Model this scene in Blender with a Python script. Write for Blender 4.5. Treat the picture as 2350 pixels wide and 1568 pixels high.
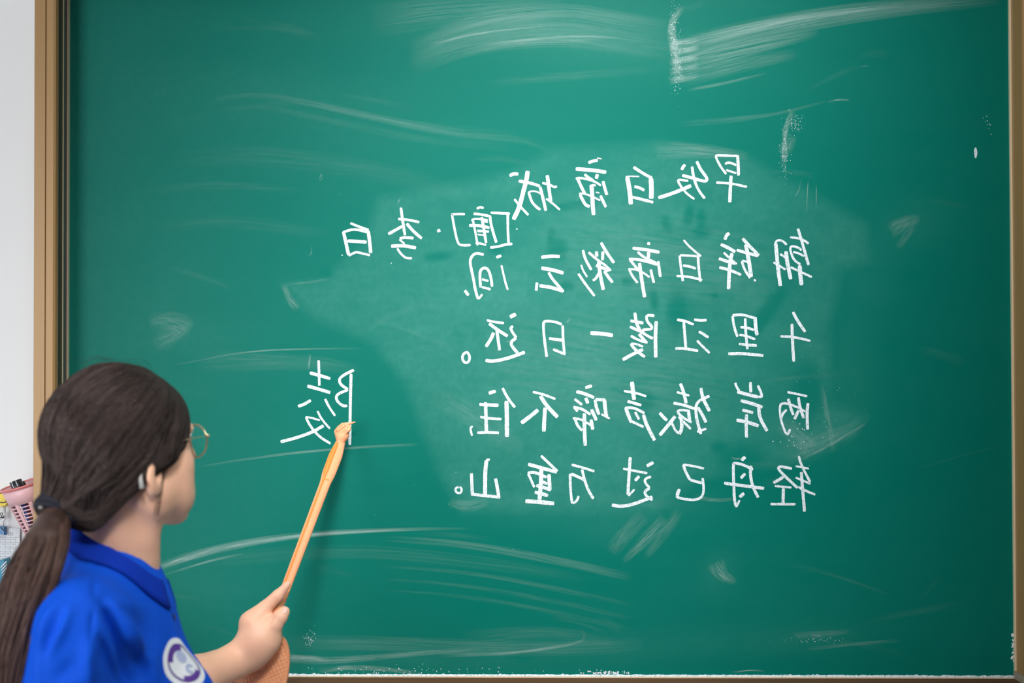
import bpy, math, random
import numpy as np
from mathutils import Vector, Matrix
from mathutils.bvhtree import BVHTree
random.seed(7); rng = np.random.default_rng(7)
for o in list(bpy.data.objects): bpy.data.objects.remove(o)
scene = bpy.context.scene; COL = scene.collection

# ------------------------------------------------------------------ camera
F_PX = 3264.0; CXP, CYP = 1175.0, 784.0
CAM = Vector((0.0, -2.72, 1.60)); PITCH = math.radians(0.9)
cam_d = bpy.data.cameras.new('camera'); cam = bpy.data.objects.new('camera', cam_d); COL.objects.link(cam)
cam.location = CAM; cam.rotation_euler = (math.pi/2 + PITCH, 0, 0)
cam_d.sensor_width = 36; cam_d.lens = F_PX/2350*36
cam_d.dof.use_dof = True; cam_d.dof.focus_distance = 2.70; cam_d.dof.aperture_fstop = 3.0
scene.camera = cam
FWD = Vector((0, math.cos(PITCH), math.sin(PITCH))); UPV = Vector((0, -math.sin(PITCH), math.cos(PITCH))); RGT = Vector((1, 0, 0))
def W(px, py, d): return CAM + RGT*((px-CXP)/F_PX*d) + UPV*((CYP-py)/F_PX*d) + FWD*d
def B(px, py, Y=0.0):
    r = RGT*((px-CXP)/F_PX) + UPV*((CYP-py)/F_PX) + FWD
    return CAM + r*((Y-CAM.y)/r.y)

# ------------------------------------------------------------------ world, lights, exposure
w = bpy.data.worlds.new('world'); scene.world = w; w.use_nodes = True
w.node_tree.nodes['Background'].inputs[0].default_value = (0.92, 0.96, 1.0, 1)
w.node_tree.nodes['Background'].inputs[1].default_value = 0.06
def area(name, loc, target, sx, sy, power, col=(1, 1, 1)):
    l = bpy.data.lights.new(name, 'AREA'); l.shape = 'RECTANGLE'; l.size = sx; l.size_y = sy; l.energy = power; l.color = col
    o = bpy.data.objects.new(name, l); COL.objects.link(o); o.location = loc
    o.rotation_euler = (Vector(target)-Vector(loc)).to_track_quat('-Z', 'Y').to_euler(); return o
def lamp(name, loc, tgt, sx, sy, p, col, spread=180):
    l = area(name, loc, tgt, sx, sy, p, col); l.data.spread = math.radians(spread)
WARM = (1.0, 0.99, 0.96)
lamp('window_light', (-2.15, -3.1, 1.45), (-0.75, 0, 1.3), 1.1, 1.6, 56, (0.95, 0.98, 1.0))
lamp('ceiling_lamp_light', (-0.1, -1.45, 2.95), (-0.1, 0, 1.6), 0.7, 0.3, 2.2, WARM, 55)
lamp('ceiling_lamp_light', (0.25, -1.2, 2.95), (0.25, 0, 2.05), 0.7, 0.3, 4.0, WARM, 60)
lamp('ceiling_lamp_light', (-0.1, -2.4, 2.8), (-0.15, 0, 1.2), 0.5, 0.3, 3.0, WARM, 40)
lamp('ceiling_lamp_light', (0.75, -1.55, 2.9), (-0.6, -0.72, 1.35), 1.2, 0.6, 2.4, (1.0, 0.97, 0.93), 80)
scene.view_settings.view_transform = 'Standard'; scene.view_settings.look = 'None'
scene.view_settings.gamma = 1.0; scene.view_settings.use_curve_mapping = False
scene.view_settings.exposure = 0.0
scene.cycles.transparent_max_bounces = 48

# ------------------------------------------------------------------ materials
MATS = {}
def mat(name, col, rough=0.5, metal=0.0, spec=0.5, sss=0.0, noise=None, bump=None, alpha=None, trans=0.0):
    m = bpy.data.materials.new(name); m.use_nodes = True; nt = m.node_tree; b = nt.nodes['Principled BSDF']
    b.inputs['Base Color'].default_value = (*col, 1); b.inputs['Roughness'].default_value = rough
    b.inputs['Metallic'].default_value = metal; b.inputs['Specular IOR Level'].default_value = spec
    if sss: b.inputs['Subsurface Weight'].default_value = sss; b.inputs['Subsurface Radius'].default_value = (0.6, 0.25, 0.12); b.inputs['Subsurface Scale'].default_value = 0.015
    if trans: b.inputs['Transmission Weight'].default_value = trans
    tc = nt.nodes.new('ShaderNodeTexCoord')
    if noise:
        sc, amt, stretch = noise
        mp = nt.nodes.new('ShaderNodeMapping'); mp.inputs['Scale'].default_value = stretch
        nt.links.new(tc.outputs['Object'], mp.inputs['Vector'])
        n = nt.nodes.new('ShaderNodeTexNoise'); n.inputs['Scale'].default_value = sc; n.inputs['Detail'].default_value = 5
        nt.links.new(mp.outputs[0], n.inputs['Vector'])
        r = nt.nodes.new('ShaderNodeMapRange'); r.inputs['From Min'].default_value = 0.25; r.inputs['From Max'].default_value = 0.75
        r.inputs['To Min'].default_value = 1-amt; r.inputs['To Max'].default_value = 1+amt
        nt.links.new(n.outputs['Fac'], r.inputs['Value'])
        h = nt.nodes.new('ShaderNodeVectorMath'); h.operation = 'SCALE'; h.inputs[0].default_value = col
        nt.links.new(r.outputs[0], h.inputs['Scale']); nt.links.new(h.outputs[0], b.inputs['Base Color'])
    if bump:
        sc, st, stretch = bump
        mp = nt.nodes.new('ShaderNodeMapping'); mp.inputs['Scale'].default_value = stretch
        nt.links.new(tc.outputs['Object'], mp.inputs['Vector'])
        n = nt.nodes.new('ShaderNodeTexNoise'); n.inputs['Scale'].default_value = sc; n.inputs['Detail'].default_value = 4
        nt.links.new(mp.outputs[0], n.inputs['Vector'])
        bp = nt.nodes.new('ShaderNodeBump'); bp.inputs['Strength'].default_value = st; bp.inputs['Distance'].default_value = 0.002
        nt.links.new(n.outputs['Fac'], bp.inputs['Height']); nt.links.new(bp.outputs[0], b.inputs['Normal'])
    MATS[name] = m; return m
U1 = (1, 1, 1)
M_wall = mat('wall_paint', (0.86, 0.87, 0.89), 0.7, bump=(60, 0.15, U1), noise=(2.0, 0.015, U1))
M_floor = mat('floor_tile', (0.45, 0.43, 0.40), 0.4, noise=(4, 0.1, U1))
M_ceil = mat('ceiling_paint', (0.85, 0.85, 0.84), 0.8, noise=(3, 0.02, U1))
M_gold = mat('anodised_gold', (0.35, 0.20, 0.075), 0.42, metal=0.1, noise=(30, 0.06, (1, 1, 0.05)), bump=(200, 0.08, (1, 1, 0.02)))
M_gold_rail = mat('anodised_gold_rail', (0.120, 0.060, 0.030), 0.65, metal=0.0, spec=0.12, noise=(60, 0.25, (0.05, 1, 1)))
M_track = mat('grey_track_metal', (0.16, 0.15, 0.15), 0.4, metal=0.5, noise=(40, 0.1, (1, 1, 0.05)))
M_shaded_channel = mat('shaded_channel', (0.06, 0.045, 0.02), 0.5, metal=0.2, noise=(20, 0.2, (1, 1, .1)))  # shade of the stile's inner side, given as a dark olive colour
M_lip = mat('pale_lip', (0.80, 0.68, 0.48), 0.3, metal=0.3, noise=(20, 0.05, U1))
M_corner = mat('grey_corner_plastic', (0.28, 0.25, 0.19), 0.45, noise=(20, 0.06, U1))
M_skin = mat('skin', (0.84, 0.485, 0.335), 0.45, spec=0.35, sss=0.12, noise=(14, 0.07, U1), bump=(350, 0.12, U1))
M_nail = mat('nail', (0.80, 0.50, 0.42), 0.25, noise=(60, 0.03, U1))
M_hair = mat('hair_brown_black', (0.022, 0.014, 0.012), 0.7, spec=0.3, noise=(60, 0.3, U1))
M_tail = mat('ponytail_brown', (0.060, 0.032, 0.026), 0.45, spec=0.4, noise=(40, 0.35, (1, 1, 0.15)))
M_tie = mat('navy_elastic', (0.004, 0.005, 0.014), 0.75, noise=(80, 0.2, U1))
M_shirt = mat('royal_blue_cotton', (0.001, 0.085, 0.68), 0.75, spec=0.2, noise=(9, 0.05, U1), bump=(900, 0.12, U1))
M_collar = mat('blue_ribbed_knit', (0.002, 0.034, 0.42), 0.8, spec=0.15, noise=(30, 0.04, U1), bump=(1200, 0.2, U1))
M_button = mat('navy_button', (0.004, 0.015, 0.13), 0.35, noise=(80, 0.05, U1))
M_trouser = mat('black_trouser_cloth', (0.02, 0.02, 0.025), 0.8, noise=(30, 0.1, U1))
M_shoe = mat('white_shoe', (0.6, 0.6, 0.6), 0.5, noise=(30, 0.05, U1))
M_orange = mat('orange_plastic', (0.86, 0.37, 0.19), 0.33, spec=0.5, sss=0.25, noise=(12, 0.05, U1))
M_orange2 = mat('deep_orange_plastic', (0.82, 0.25, 0.05), 0.38, spec=0.4, sss=0.2, noise=(12, 0.05, U1))
M_wire = mat('gold_wire', (0.75, 0.62, 0.42), 0.22, metal=0.9, noise=(30, 0.03, U1))
M_clear = mat('clear_plastic', (0.42, 0.41, 0.40), 0.3, noise=(30, 0.02, U1))
M_white = mat('white_print', (0.80, 0.84, 0.90), 0.6, noise=(60, 0.03, U1))
M_purple = mat('purple_print', (0.10, 0.035, 0.30), 0.6, noise=(60, 0.05, U1))
M_lav = mat('lavender_print', (0.42, 0.48, 0.70), 0.6, noise=(60, 0.05, U1))
M_pink = mat('pink_plastic', (0.84, 0.50, 0.54), 0.35, sss=0.1, noise=(20, 0.03, U1))
M_pinkd = mat('deep_pink_plastic', (0.75, 0.22, 0.22), 0.35, noise=(20, 0.03, U1))
M_black = mat('black_plastic', (0.015, 0.015, 0.025), 0.35, noise=(20, 0.1, U1))
M_bluem = mat('blue_marker', (0.02, 0.05, 0.25), 0.35, noise=(20, 0.1, U1))
M_redm = mat('dark_red_marker', (0.12, 0.01, 0.02), 0.35, noise=(20, 0.1, U1))
M_yellow = mat('yellow_plastic', (0.85, 0.62, 0.01), 0.4, noise=(20, 0.04, U1))
M_steel = mat('steel', (0.5, 0.5, 0.5), 0.3, metal=0.9, noise=(20, 0.05, U1))
M_bclip = mat('blue_clip_metal', (0.01, 0.16, 0.38), 0.35, noise=(20, 0.06, U1))
M_paper = mat('paper', (0.74, 0.77, 0.82), 0.8, noise=(20, 0.02, U1))
M_ink = mat('grey_ink', (0.36, 0.37, 0.42), 0.8, noise=(20, 0.05, U1))
M_teal = mat('teal_plastic', (0.0, 0.22, 0.36), 0.4, noise=(20, 0.05, U1))
M_pale = mat('pale_green_plastic', (0.6, 0.72, 0.6), 0.5, noise=(20, 0.05, U1))

m = bpy.data.materials.new('lens_glass'); m.use_nodes = True; nt = m.node_tree; MATS['lens'] = m
b = nt.nodes['Principled BSDF']; b.inputs['Base Color'].default_value = (1, 1, 1, 1); b.inputs['Transmission Weight'].default_value = 1; b.inputs['Roughness'].default_value = 0.02; b.inputs['IOR'].default_value = 1.1
M_lens = m

def chalk_material():
    m = bpy.data.materials.new('white_chalk'); m.use_nodes = True; nt = m.node_tree; b = nt.nodes['Principled BSDF']
    tc = nt.nodes.new('ShaderNodeTexCoord'); n = nt.nodes.new('ShaderNodeTexNoise'); n.inputs['Scale'].default_value = 260; n.inputs['Detail'].default_value = 3
    nt.links.new(tc.outputs['Object'], n.inputs['Vector'])
    cr = nt.nodes.new('ShaderNodeValToRGB'); cr.color_ramp.elements[0].position = 0.30; cr.color_ramp.elements[0].color = (0.30, 0.44, 0.43, 1)
    cr.color_ramp.elements[1].position = 0.52; cr.color_ramp.elements[1].color = (0.64, 0.68, 0.73, 1)
    nt.links.new(n.outputs['Fac'], cr.inputs[0]); nt.links.new(cr.outputs[0], b.inputs['Base Color'])
    b.inputs['Roughness'].default_value = 0.9; b.inputs['Specular IOR Level'].default_value = 0.1
    return m
M_chalk = chalk_material()

def smear_material():
    """dust film: uv.x 0..1 along, uv.y 0..1 across, attribute 'k' = strength, 's' = seed"""
    m = bpy.data.materials.new('chalk_dust_smear'); m.use_nodes = True; nt = m.node_tree; b = nt.nodes['Principled BSDF']
    N = nt.nodes.new; L = nt.links.new
    b.inputs['Base Color'].default_value = (0.62, 0.80, 0.76, 1); b.inputs['Roughness'].default_value = 0.9; b.inputs['Specular IOR Level'].default_value = 0.1
    uv = N('ShaderNodeUVMap'); uv.uv_map = 'uv'
    sx = N('ShaderNodeSeparateXYZ'); L(uv.outputs[0], sx.inputs[0])
    at = N('ShaderNodeAttribute'); at.attribute_name = 'k'
    a2 = N('ShaderNodeAttribute'); a2.attribute_name = 's'
    a3 = N('ShaderNodeAttribute'); a3.attribute_name = 'st'
    a4 = N('ShaderNodeAttribute'); a4.attribute_name = 'ln'
    def mth(op, a, b_=None, v=None):
        n = N('ShaderNodeMath'); n.operation = op; n.use_clamp = False
        (L(a, n.inputs[0]) if not isinstance(a, (int, float)) else setattr(n.inputs[0], 'default_value', a))
        if b_ is not None: (L(b_, n.inputs[1]) if not isinstance(b_, (int, float)) else setattr(n.inputs[1], 'default_value', b_))
        return n.outputs[0]
    # streak noise: low frequency along, high across
    cx = N('ShaderNodeCombineXYZ'); L(mth('MULTIPLY', sx.outputs[0], a4.outputs['Fac']), cx.inputs[0]); L(mth('MULTIPLY', sx.outputs[1], a3.outputs['Fac']), cx.inputs[1]); L(a2.outputs['Fac'], cx.inputs[2])
    n1 = N('ShaderNodeTexNoise'); n1.inputs['Scale'].default_value = 1.0; n1.inputs['Detail'].default_value = 4; n1.inputs['Roughness'].default_value = 0.7; L(cx.outputs[0], n1.inputs['Vector'])
    mr = N('ShaderNodeMapRange'); mr.inputs['From Min'].default_value = 0.36; mr.inputs['From Max'].default_value = 0.75; L(n1.outputs['Fac'], mr.inputs['Value'])
    # fades
    fx = mth('MULTIPLY', mth('SUBTRACT', 1.0, sx.outputs[0]), mth('MULTIPLY', sx.outputs[0], 4.0))
    fy = mth('MULTIPLY', mth('SUBTRACT', 1.0, sx.outputs[1]), mth('MULTIPLY', sx.outputs[1], 4.0))
    f = mth('MULTIPLY', mth('POWER', fx, 0.8), mth('POWER', fy, 1.0))
    al = mth('MULTIPLY', mth('MULTIPLY', f, mr.outputs[0]), at.outputs['Fac'])
    mn = mth('MINIMUM', mth('MULTIPLY', al, 0.6), 0.95); L(mn, b.inputs['Alpha'])
    return m
M_smear = smear_material()

# ------------------------------------------------------------------ helpers
def link(name, mesh, mt=None, parent=None):
    o = bpy.data.objects.new(name, mesh); COL.objects.link(o)
    if mt:
        for q in (mt if isinstance(mt, (list, tuple)) else [mt]): mesh.materials.append(q)
    if parent is not None: o.parent = parent; 
    return o
def mesh_from(name, v, f, smooth=False):
    me = bpy.data.meshes.new(name); me.from_pydata([tuple(map(float, p)) for p in v], [], [tuple(map(int, q)) for q in f]); me.update()
    if smooth: me.polygons.foreach_set('use_smooth', [True]*len(me.polygons))
    return me
def thing(name, label, cat, loc=(0, 0, 0), group=None):
    o = bpy.data.objects.new(name, None); COL.objects.link(o); o.location = loc; o.empty_display_size = 0.02
    o['label'] = label; o['category'] = cat
    if group: o['group'] = group
    return o
def tag(o, label, cat, group=None):
    o['label'] = label; o['category'] = cat
    if group: o['group'] = group
    return o
def part(name, v, f, mt, parent, smooth=False, label=None):
    """v in world coordinates; stored relative to the parent chain"""
    off = Vector((0, 0, 0)); p = parent
    while p is not None: off += p.location; p = p.parent
    c = sum((Vector(q) for q in v), Vector((0, 0, 0)))/len(v)
    me = mesh_from(name, [Vector(q)-c for q in v], f, smooth)
    o = link(name, me, mt, parent); o.location = c-off
    if label: o['label'] = label
    return o
def box(x0, x1, y0, y1, z0, z1):
    v = [(x, y, z) for x in (x0, x1) for y in (y0, y1) for z in (z0, z1)]
    return v, [(0, 1, 3, 2), (4, 6, 7, 5), (0, 4, 5, 1), (2, 3, 7, 6), (0, 2, 6, 4), (1, 5, 7, 3)]
def tube(pts, rad, n=8, cap=True):
    pts = [Vector(p) for p in pts]; V = []; Fc = []; m = len(pts)
    if not hasattr(rad, '__len__'): rad = [rad]*m
    t0 = (pts[1]-pts[0]).normalized(); a = t0.orthogonal().normalized()
    for i, p in enumerate(pts):
        t = (pts[min(i+1, m-1)]-pts[max(i-1, 0)]).normalized()
        a = (a - t*a.dot(t)).normalized(); bb = t.cross(a)
        for k in range(n):
            th = 2*math.pi*k/n; V.append(p+(a*math.cos(th)+bb*math.sin(th))*rad[i])
    for i in range(m-1):
        for k in range(n):
            k2 = (k+1) % n; Fc.append((i*n+k, i*n+k2, (i+1)*n+k2, (i+1)*n+k))
    if cap: Fc.append(tuple(range(n))[::-1]); Fc.append(tuple((m-1)*n+k for k in range(n)))
    return V, Fc
def merge(lst):
    V = []; Fc = []
    for v, f in lst:
        o = len(V); V += list(v); Fc += [tuple(i+o for i in q) for q in f]
    return V, Fc
def chaikin(p, n=2):
    for _ in range(n):
        q = [p[0]]
        for i in range(len(p)-1):
            a, b_ = p[i], p[i+1]
            q += [a*0.75+b_*0.25, a*0.25+b_*0.75]
        q.append(p[-1]); p = q
    return p

# ------------------------------------------------------------------ SDF modelling
class Field:
    def __init__(s, lo, hi, h):
        s.lo = np.array(lo, float); s.h = h; s.n = np.ceil((np.array(hi)-s.lo)/h).astype(int)+1
        s.g = np.full(s.n, 1.0, np.float32)
    def sub(s, lo, hi):
        a = np.clip(np.floor((np.array(lo)-s.lo)/s.h).astype(int), 0, s.n); b = np.clip(np.ceil((np.array(hi)-s.lo)/s.h).astype(int)+1, 0, s.n)
        if np.any(b <= a): return None
        ax = [(s.lo[i]+np.arange(a[i], b[i])*s.h).astype(np.float32) for i in range(3)]
        return (slice(a[0], b[0]), slice(a[1], b[1]), slice(a[2], b[2])), np.meshgrid(*ax, indexing='ij')
    def put(s, sl, d, k, op):
        g = s.g[sl]
        if op == 'add':
            if k > 0: hh = np.clip(0.5+0.5*(g-d)/k, 0, 1); s.g[sl] = g*(1-hh)+d*hh-k*hh*(1-hh)
            else: s.g[sl] = np.minimum(g, d)
        else:
            if k > 0: hh = np.clip(0.5-0.5*(g+d)/k, 0, 1); s.g[sl] = g*(1-hh)-d*hh+k*hh*(1-hh)
            else: s.g[sl] = np.maximum(g, -d)
    def ell(s, c, r, R=None, k=0.01, op='add'):
        c = np.array(c, float); r = np.array(r, float); m = r.max()+k*2+0.02
        q = s.sub(c-m, c+m)
        if q is None: return
        sl, (X, Y, Z) = q; X = X-c[0]; Y = Y-c[1]; Z = Z-c[2]
        if R is not None:
            R = np.array(R, float); x = R[0, 0]*X+R[0, 1]*Y+R[0, 2]*Z; y = R[1, 0]*X+R[1, 1]*Y+R[1, 2]*Z; z = R[2, 0]*X+R[2, 1]*Y+R[2, 2]*Z
        else: x, y, z = X, Y, Z
        k0 = np.sqrt((x/r[0])**2+(y/r[1])**2+(z/r[2])**2); k1 = np.sqrt((x/r[0]**2)**2+(y/r[1]**2)**2+(z/r[2]**2)**2)+1e-6
        s.put(sl, (k0*(k0-1)/k1).astype(np.float32), k, op)
    def cap(s, a, b, ra, rb, k=0.01, op='add'):
        a = np.array(a, float); b = np.array(b, float); m = max(ra, rb)+k*2+0.02
        q = s.sub(np.minimum(a, b)-m, np.maximum(a, b)+m)
        if q is None: return
        sl, (X, Y, Z) = q; d = b-a; L = d@d+1e-12
        t = np.clip(((X-a[0])*d[0]+(Y-a[1])*d[1]+(Z-a[2])*d[2])/L, 0, 1)
        dd = np.sqrt((X-a[0]-t*d[0])**2+(Y-a[1]-t*d[1])**2+(Z-a[2]-t*d[2])**2)-(ra+(rb-ra)*t)
        s.put(sl, dd.astype(np.float32), k, op)
    def chain(s, pts, rad, k=0.01, kj=0.004):
        for i in range(len(pts)-1): s.cap(pts[i], pts[i+1], rad[i], rad[i+1], k if i == 0 else kj)
    def mesh(s):
        g = s.g; n = g.shape; ins = g < 0
        c = ins[:-1, :-1, :-1].astype(np.int8)
        tot = np.zeros(c.shape, np.int8)
        for i in (0, 1):
            for j in (0, 1):
                for k in (0, 1): tot += ins[i:n[0]-1+i, j:n[1]-1+j, k:n[2]-1+k]
        act = (tot > 0) & (tot < 8); idx = np.argwhere(act); vid = np.full(act.shape, -1, np.int32); vid[act] = np.arange(len(idx))
        P = np.zeros((len(idx), 3)); cnt = np.zeros(len(idx))
        I, J, K = idx.T
        cor = [(i, j, k) for i in (0, 1) for j in (0, 1) for k in (0, 1)]
        for a in range(8):
            for b_ in range(a+1, 8):
                A = np.array(cor[a]); Bc = np.array(cor[b_])
                if np.abs(A-Bc).sum() != 1: continue
                va = g[I+A[0], J+A[1], K+A[2]]; vb = g[I+Bc[0], J+Bc[1], K+Bc[2]]
                m = (va < 0) != (vb < 0); t = np.where(m, va/np.where(m, va-vb, 1), 0)
                P[m] += (A+(Bc-A)*t[:, None])[m]; cnt[m] += 1
        P = s.lo+(idx+P/cnt[:, None])*s.h
        Fs = []
        for ax in range(3):
            o1, o2 = [(1, 2), (2, 0), (0, 1)][ax]
            sl0 = [slice(None)]*3; sl1 = [slice(None)]*3; sl0[ax] = slice(0, -1); sl1[ax] = slice(1, None)
            ch = ins[tuple(sl0)] != ins[tuple(sl1)]; e = np.argwhere(ch)
            e = e[(e[:, o1] > 0) & (e[:, o2] > 0) & (e[:, o1] < n[o1]-1) & (e[:, o2] < n[o2]-1)]
            d1 = np.zeros(3, int); d1[o1] = 1; d2 = np.zeros(3, int); d2[o2] = 1
            q = np.stack([vid[tuple((e-d1-d2).T)], vid[tuple((e-d2).T)], vid[tuple(e.T)], vid[tuple((e-d1).T)]], 1)
            fl = ~ins[tuple(e.T)]; q[fl] = q[fl][:, ::-1]; Fs.append(q)
        Fa = np.concatenate(Fs)
        return P, Fa
def np_mesh(name, P, Fa, smooth=True):
    me = bpy.data.meshes.new(name); me.vertices.add(len(P)); me.vertices.foreach_set('co', np.asarray(P, np.float32).ravel())
    k = Fa.shape[1]; me.loops.add(Fa.size); me.loops.foreach_set('vertex_index', Fa.astype(np.int32).ravel())
    me.polygons.add(len(Fa)); me.polygons.foreach_set('loop_start', np.arange(0, Fa.size, k, dtype=np.int32)); me.polygons.foreach_set('loop_total', np.full(len(Fa), k, np.int32))
    me.update(calc_edges=True); me.validate()
    if smooth: me.polygons.foreach_set('use_smooth', np.ones(len(me.polygons), bool))
    return me
def relax(P, Fa, it=2):
    n = len(P)
    for _ in range(it):
        A = np.zeros_like(P); c = np.zeros(n)
        for a, b_ in ((0, 1), (1, 2), (2, 3), (3, 0)):
            for i in range(3):
                A[:, i] += np.bincount(Fa[:, a], P[Fa[:, b_], i], n)+np.bincount(Fa[:, b_], P[Fa[:, a], i], n)
            c += np.bincount(Fa[:, a], minlength=n)+np.bincount(Fa[:, b_], minlength=n)
        P = P*0.4+0.6*A/np.maximum(c, 1)[:, None]
    return P
def normals(P, Fa):
    nn = np.cross(P[Fa[:, 2]]-P[Fa[:, 0]], P[Fa[:, 3]]-P[Fa[:, 1]]); N = np.zeros_like(P)
    for j in range(4):
        for i in range(3): N[:, i] += np.bincount(Fa[:, j], nn[:, i], len(P))
    return N/(np.linalg.norm(N, axis=1)[:, None]+1e-12)
def seg_dist(P, A, Bq):
    d = Bq-A; t = np.clip(((P-A)@d)/(d@d+1e-12), 0, 1); return np.linalg.norm(P-A-t[:, None]*d, axis=1), t
def bvh_of(P, Fa): return BVHTree.FromPolygons([tuple(p) for p in P.tolist()], [tuple(f) for f in Fa.tolist()])
def hit(bvh, px, py):
    r = (W(px, py, 1.0)-CAM).normalized(); loc, nor, i, d = bvh.ray_cast(CAM, r)
    return loc, nor
def crease(P, Fa, bvh, line, sig, amp):
    """displace along the normals near a polyline found on the surface"""
    pts = [hit(bvh, x, y)[0] for x, y in line]; pts = [np.array(p) for p in pts if p is not None]
    if len(pts) < 2: return P
    N = normals(P, Fa); best = np.full(len(P), 9.0); env = np.zeros(len(P))
    for i in range(len(pts)-1):
        d, t = seg_dist(P, pts[i], pts[i+1]); u = (i+t)/(len(pts)-1); m = d < best
        best[m] = d[m]; env[m] = np.sin(np.pi*np.clip(u[m]*0.9+0.05, 0, 1))**0.5
    return P+N*(amp*env*np.exp(-(best/sig)**2))[:, None]

# ================================================================== SETTING
YW = 0.10       # wall behind the board
def setting(name, v, f, mt):
    o = part(name, v, f, mt, None); o['kind'] = 'structure'; return o
setting('wall_back', *box(-2.8, 3.6, YW, YW+0.12, 0, 3.2), M_wall)
setting('wall_left', *box(-2.92, -2.8, -6.5, YW+0.12, 0, 3.2), M_wall)
setting('wall_right', *box(3.6, 3.72, -6.5, YW+0.12, 0, 3.2), M_wall)
setting('floor', *box(-2.92, 3.72, -6.5, YW+0.12, -0.1, 0), M_floor)
setting('ceiling', *box(-2.92, 3.72, -6.5, YW+0.12, 3.2, 3.3), M_ceil)

# ================================================================== CHALKBOARD
board = thing('chalkboard', 'large green chalkboard in a gold metal frame with mirrored chalk writing', 'chalkboard', (0.05, 0, 1.0))
TL, TR, BL, BR = [np.array(B(*p)) for p in ((160.5, -18), (2313.5, -18), (156.5, 1547.5), (2327, 1553))]
def quad(u, v):   # u 0..1 left-right, v 0..1 top-bottom
    return (TL*(1-u)+TR*u)*(1-v)+(BL*(1-u)+BR*u)*v
# surface with dust attribute, which also carries the sheen on the left side
NX, NY = 440, 318
uu, vv = np.meshgrid(np.linspace(0, 1, NX), np.linspace(0, 1, NY))
PX = (160*(1-vv)+157*vv)*(1-uu)+(2313*(1-vv)+2327*vv)*uu; PY = -18+vv*(1549+18)+uu*vv*5
Pb = (TL[None, None]*(1-uu)[..., None]+TR[None, None]*uu[..., None])*(1-vv)[..., None]+(BL[None, None]*(1-uu)[..., None]+BR[None, None]*uu[..., None])*vv[..., None]
dust = np.zeros_like(PX)
def vnoise(sx, sy, seed):
    r = np.random.default_rng(seed); gx = PX/sx; gy = PY/sy+50; tab = r.random((220, 220))
    i = np.floor(gx).astype(int)+5; j = np.floor(gy).astype(int); fx = gx-np.floor(gx); fy = gy-np.floor(gy); fx = fx*fx*(3-2*fx); fy = fy*fy*(3-2*fy)
    t = lambda a, b_: tab[a % 220, b_ % 220]
    return (t(i, j)*(1-fx)+t(i+1, j)*fx)*(1-fy)+(t(i, j+1)*(1-fx)+t(i+1, j+1)*fx)*fy
def poly_mask(pts, soft):
    """soft mask of a polygon in board pixels"""
    P = np.stack([PX.ravel(), PY.ravel()], 1); ins = np.zeros(len(P), bool); dmin = np.full(len(P), 1e9); n = len(pts)
    for i in range(n):
        a = np.array(pts[i], float); b_ = np.array(pts[(i+1) % n], float)
        c = ((a[1] > P[:, 1]) != (b_[1] > P[:, 1])) & (P[:, 0] < (b_[0]-a[0])*(P[:, 1]-a[1])/(b_[1]-a[1]+1e-9)+a[0]); ins ^= c
        d = b_-a; t = np.clip(((P-a)@d)/(d@d), 0, 1); dmin = np.minimum(dmin, np.linalg.norm(P-a-t[:, None]*d, axis=1))
    s = np.where(ins, dmin, -dmin)/soft; return np.clip(0.5+0.5*s, 0, 1).reshape(PX.shape)
def blob(x, y, rx, ry, ang=0, p=1.5):
    a = math.radians(ang); dx = PX-x; dy = PY-y; u = (dx*math.cos(a)+dy*math.sin(a))/rx; v = (-dx*math.sin(a)+dy*math.cos(a))/ry
    return np.exp(-(u*u+v*v)**p)
big = poly_mask([(650, 655), (745, 650), (840, 560), (870, 460), (1180, 400), (1270, 345), (1500, 330), (1700, 360), (1850, 440), (1985, 520), (1990, 600), (1930, 620), (1900, 760), (1900, 930), (1985, 960), (1960, 1000), (1850, 1060), (1600, 1100), (1500, 1180), (1250, 1175), (1060, 1170), (1010, 1090), (975, 1000), (930, 880), (860, 790), (720, 730)], 16)
dust += big*0.78*(0.40+0.40*vnoise(90, 70, 1)+0.25*vnoise(30, 22, 2))
core = poly_mask([(1060, 600), (1300, 560), (1520, 540), (1500, 900), (1480, 1120), (1380, 1180), (1100, 1140), (1000, 950), (930, 800)], 90)
dust += core*0.28
left = np.clip((1100-PX)/900, 0, 1)
dust += left*(0.22+0.12*vnoise(200, 60, 3))  # milky sheen growing towards the left, put in with the dust
dust += 0.05*vnoise(160, 40, 4)+0.03*vnoise(40, 14, 5)
for (x, y, rx, ry, a, k) in ((1250, 60, 300, 70, 8, .30), (1400, 110, 200, 60, 10, .14), (600, 230, 260, 60, 5, .12), (430, 770, 130, 60, 15, .18), (800, 300, 500, 120, 10, .08),
        (1555, 1160, 90, 40, 0, .15), (1430, 1210, 110, 50, 0, .18), (1220, 1165, 120, 40, 0, .2), (1850, 1470, 110, 25, -5, .22), (1650, 1310, 35, 45, 30, .28), (1950, 880, 60, 160, 0, .2), (2000, 620, 60, 90, 10, .15),
        (1700, 1390, 300, 120, 0, .06), (480, 1350, 100, 40, 0, .1), (900, 1520, 420, 30, 0, .2), (1400, 1490, 500, 40, -3, .18), (1080, 650, 300, 60, 4, .12), (2100, 520, 70, 50, -15, .2)):
    dust += k*blob(x, y, rx, ry, a, 1.0)
dust = dust*(0.9+0.2*vnoise(14, 12, 9))
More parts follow.
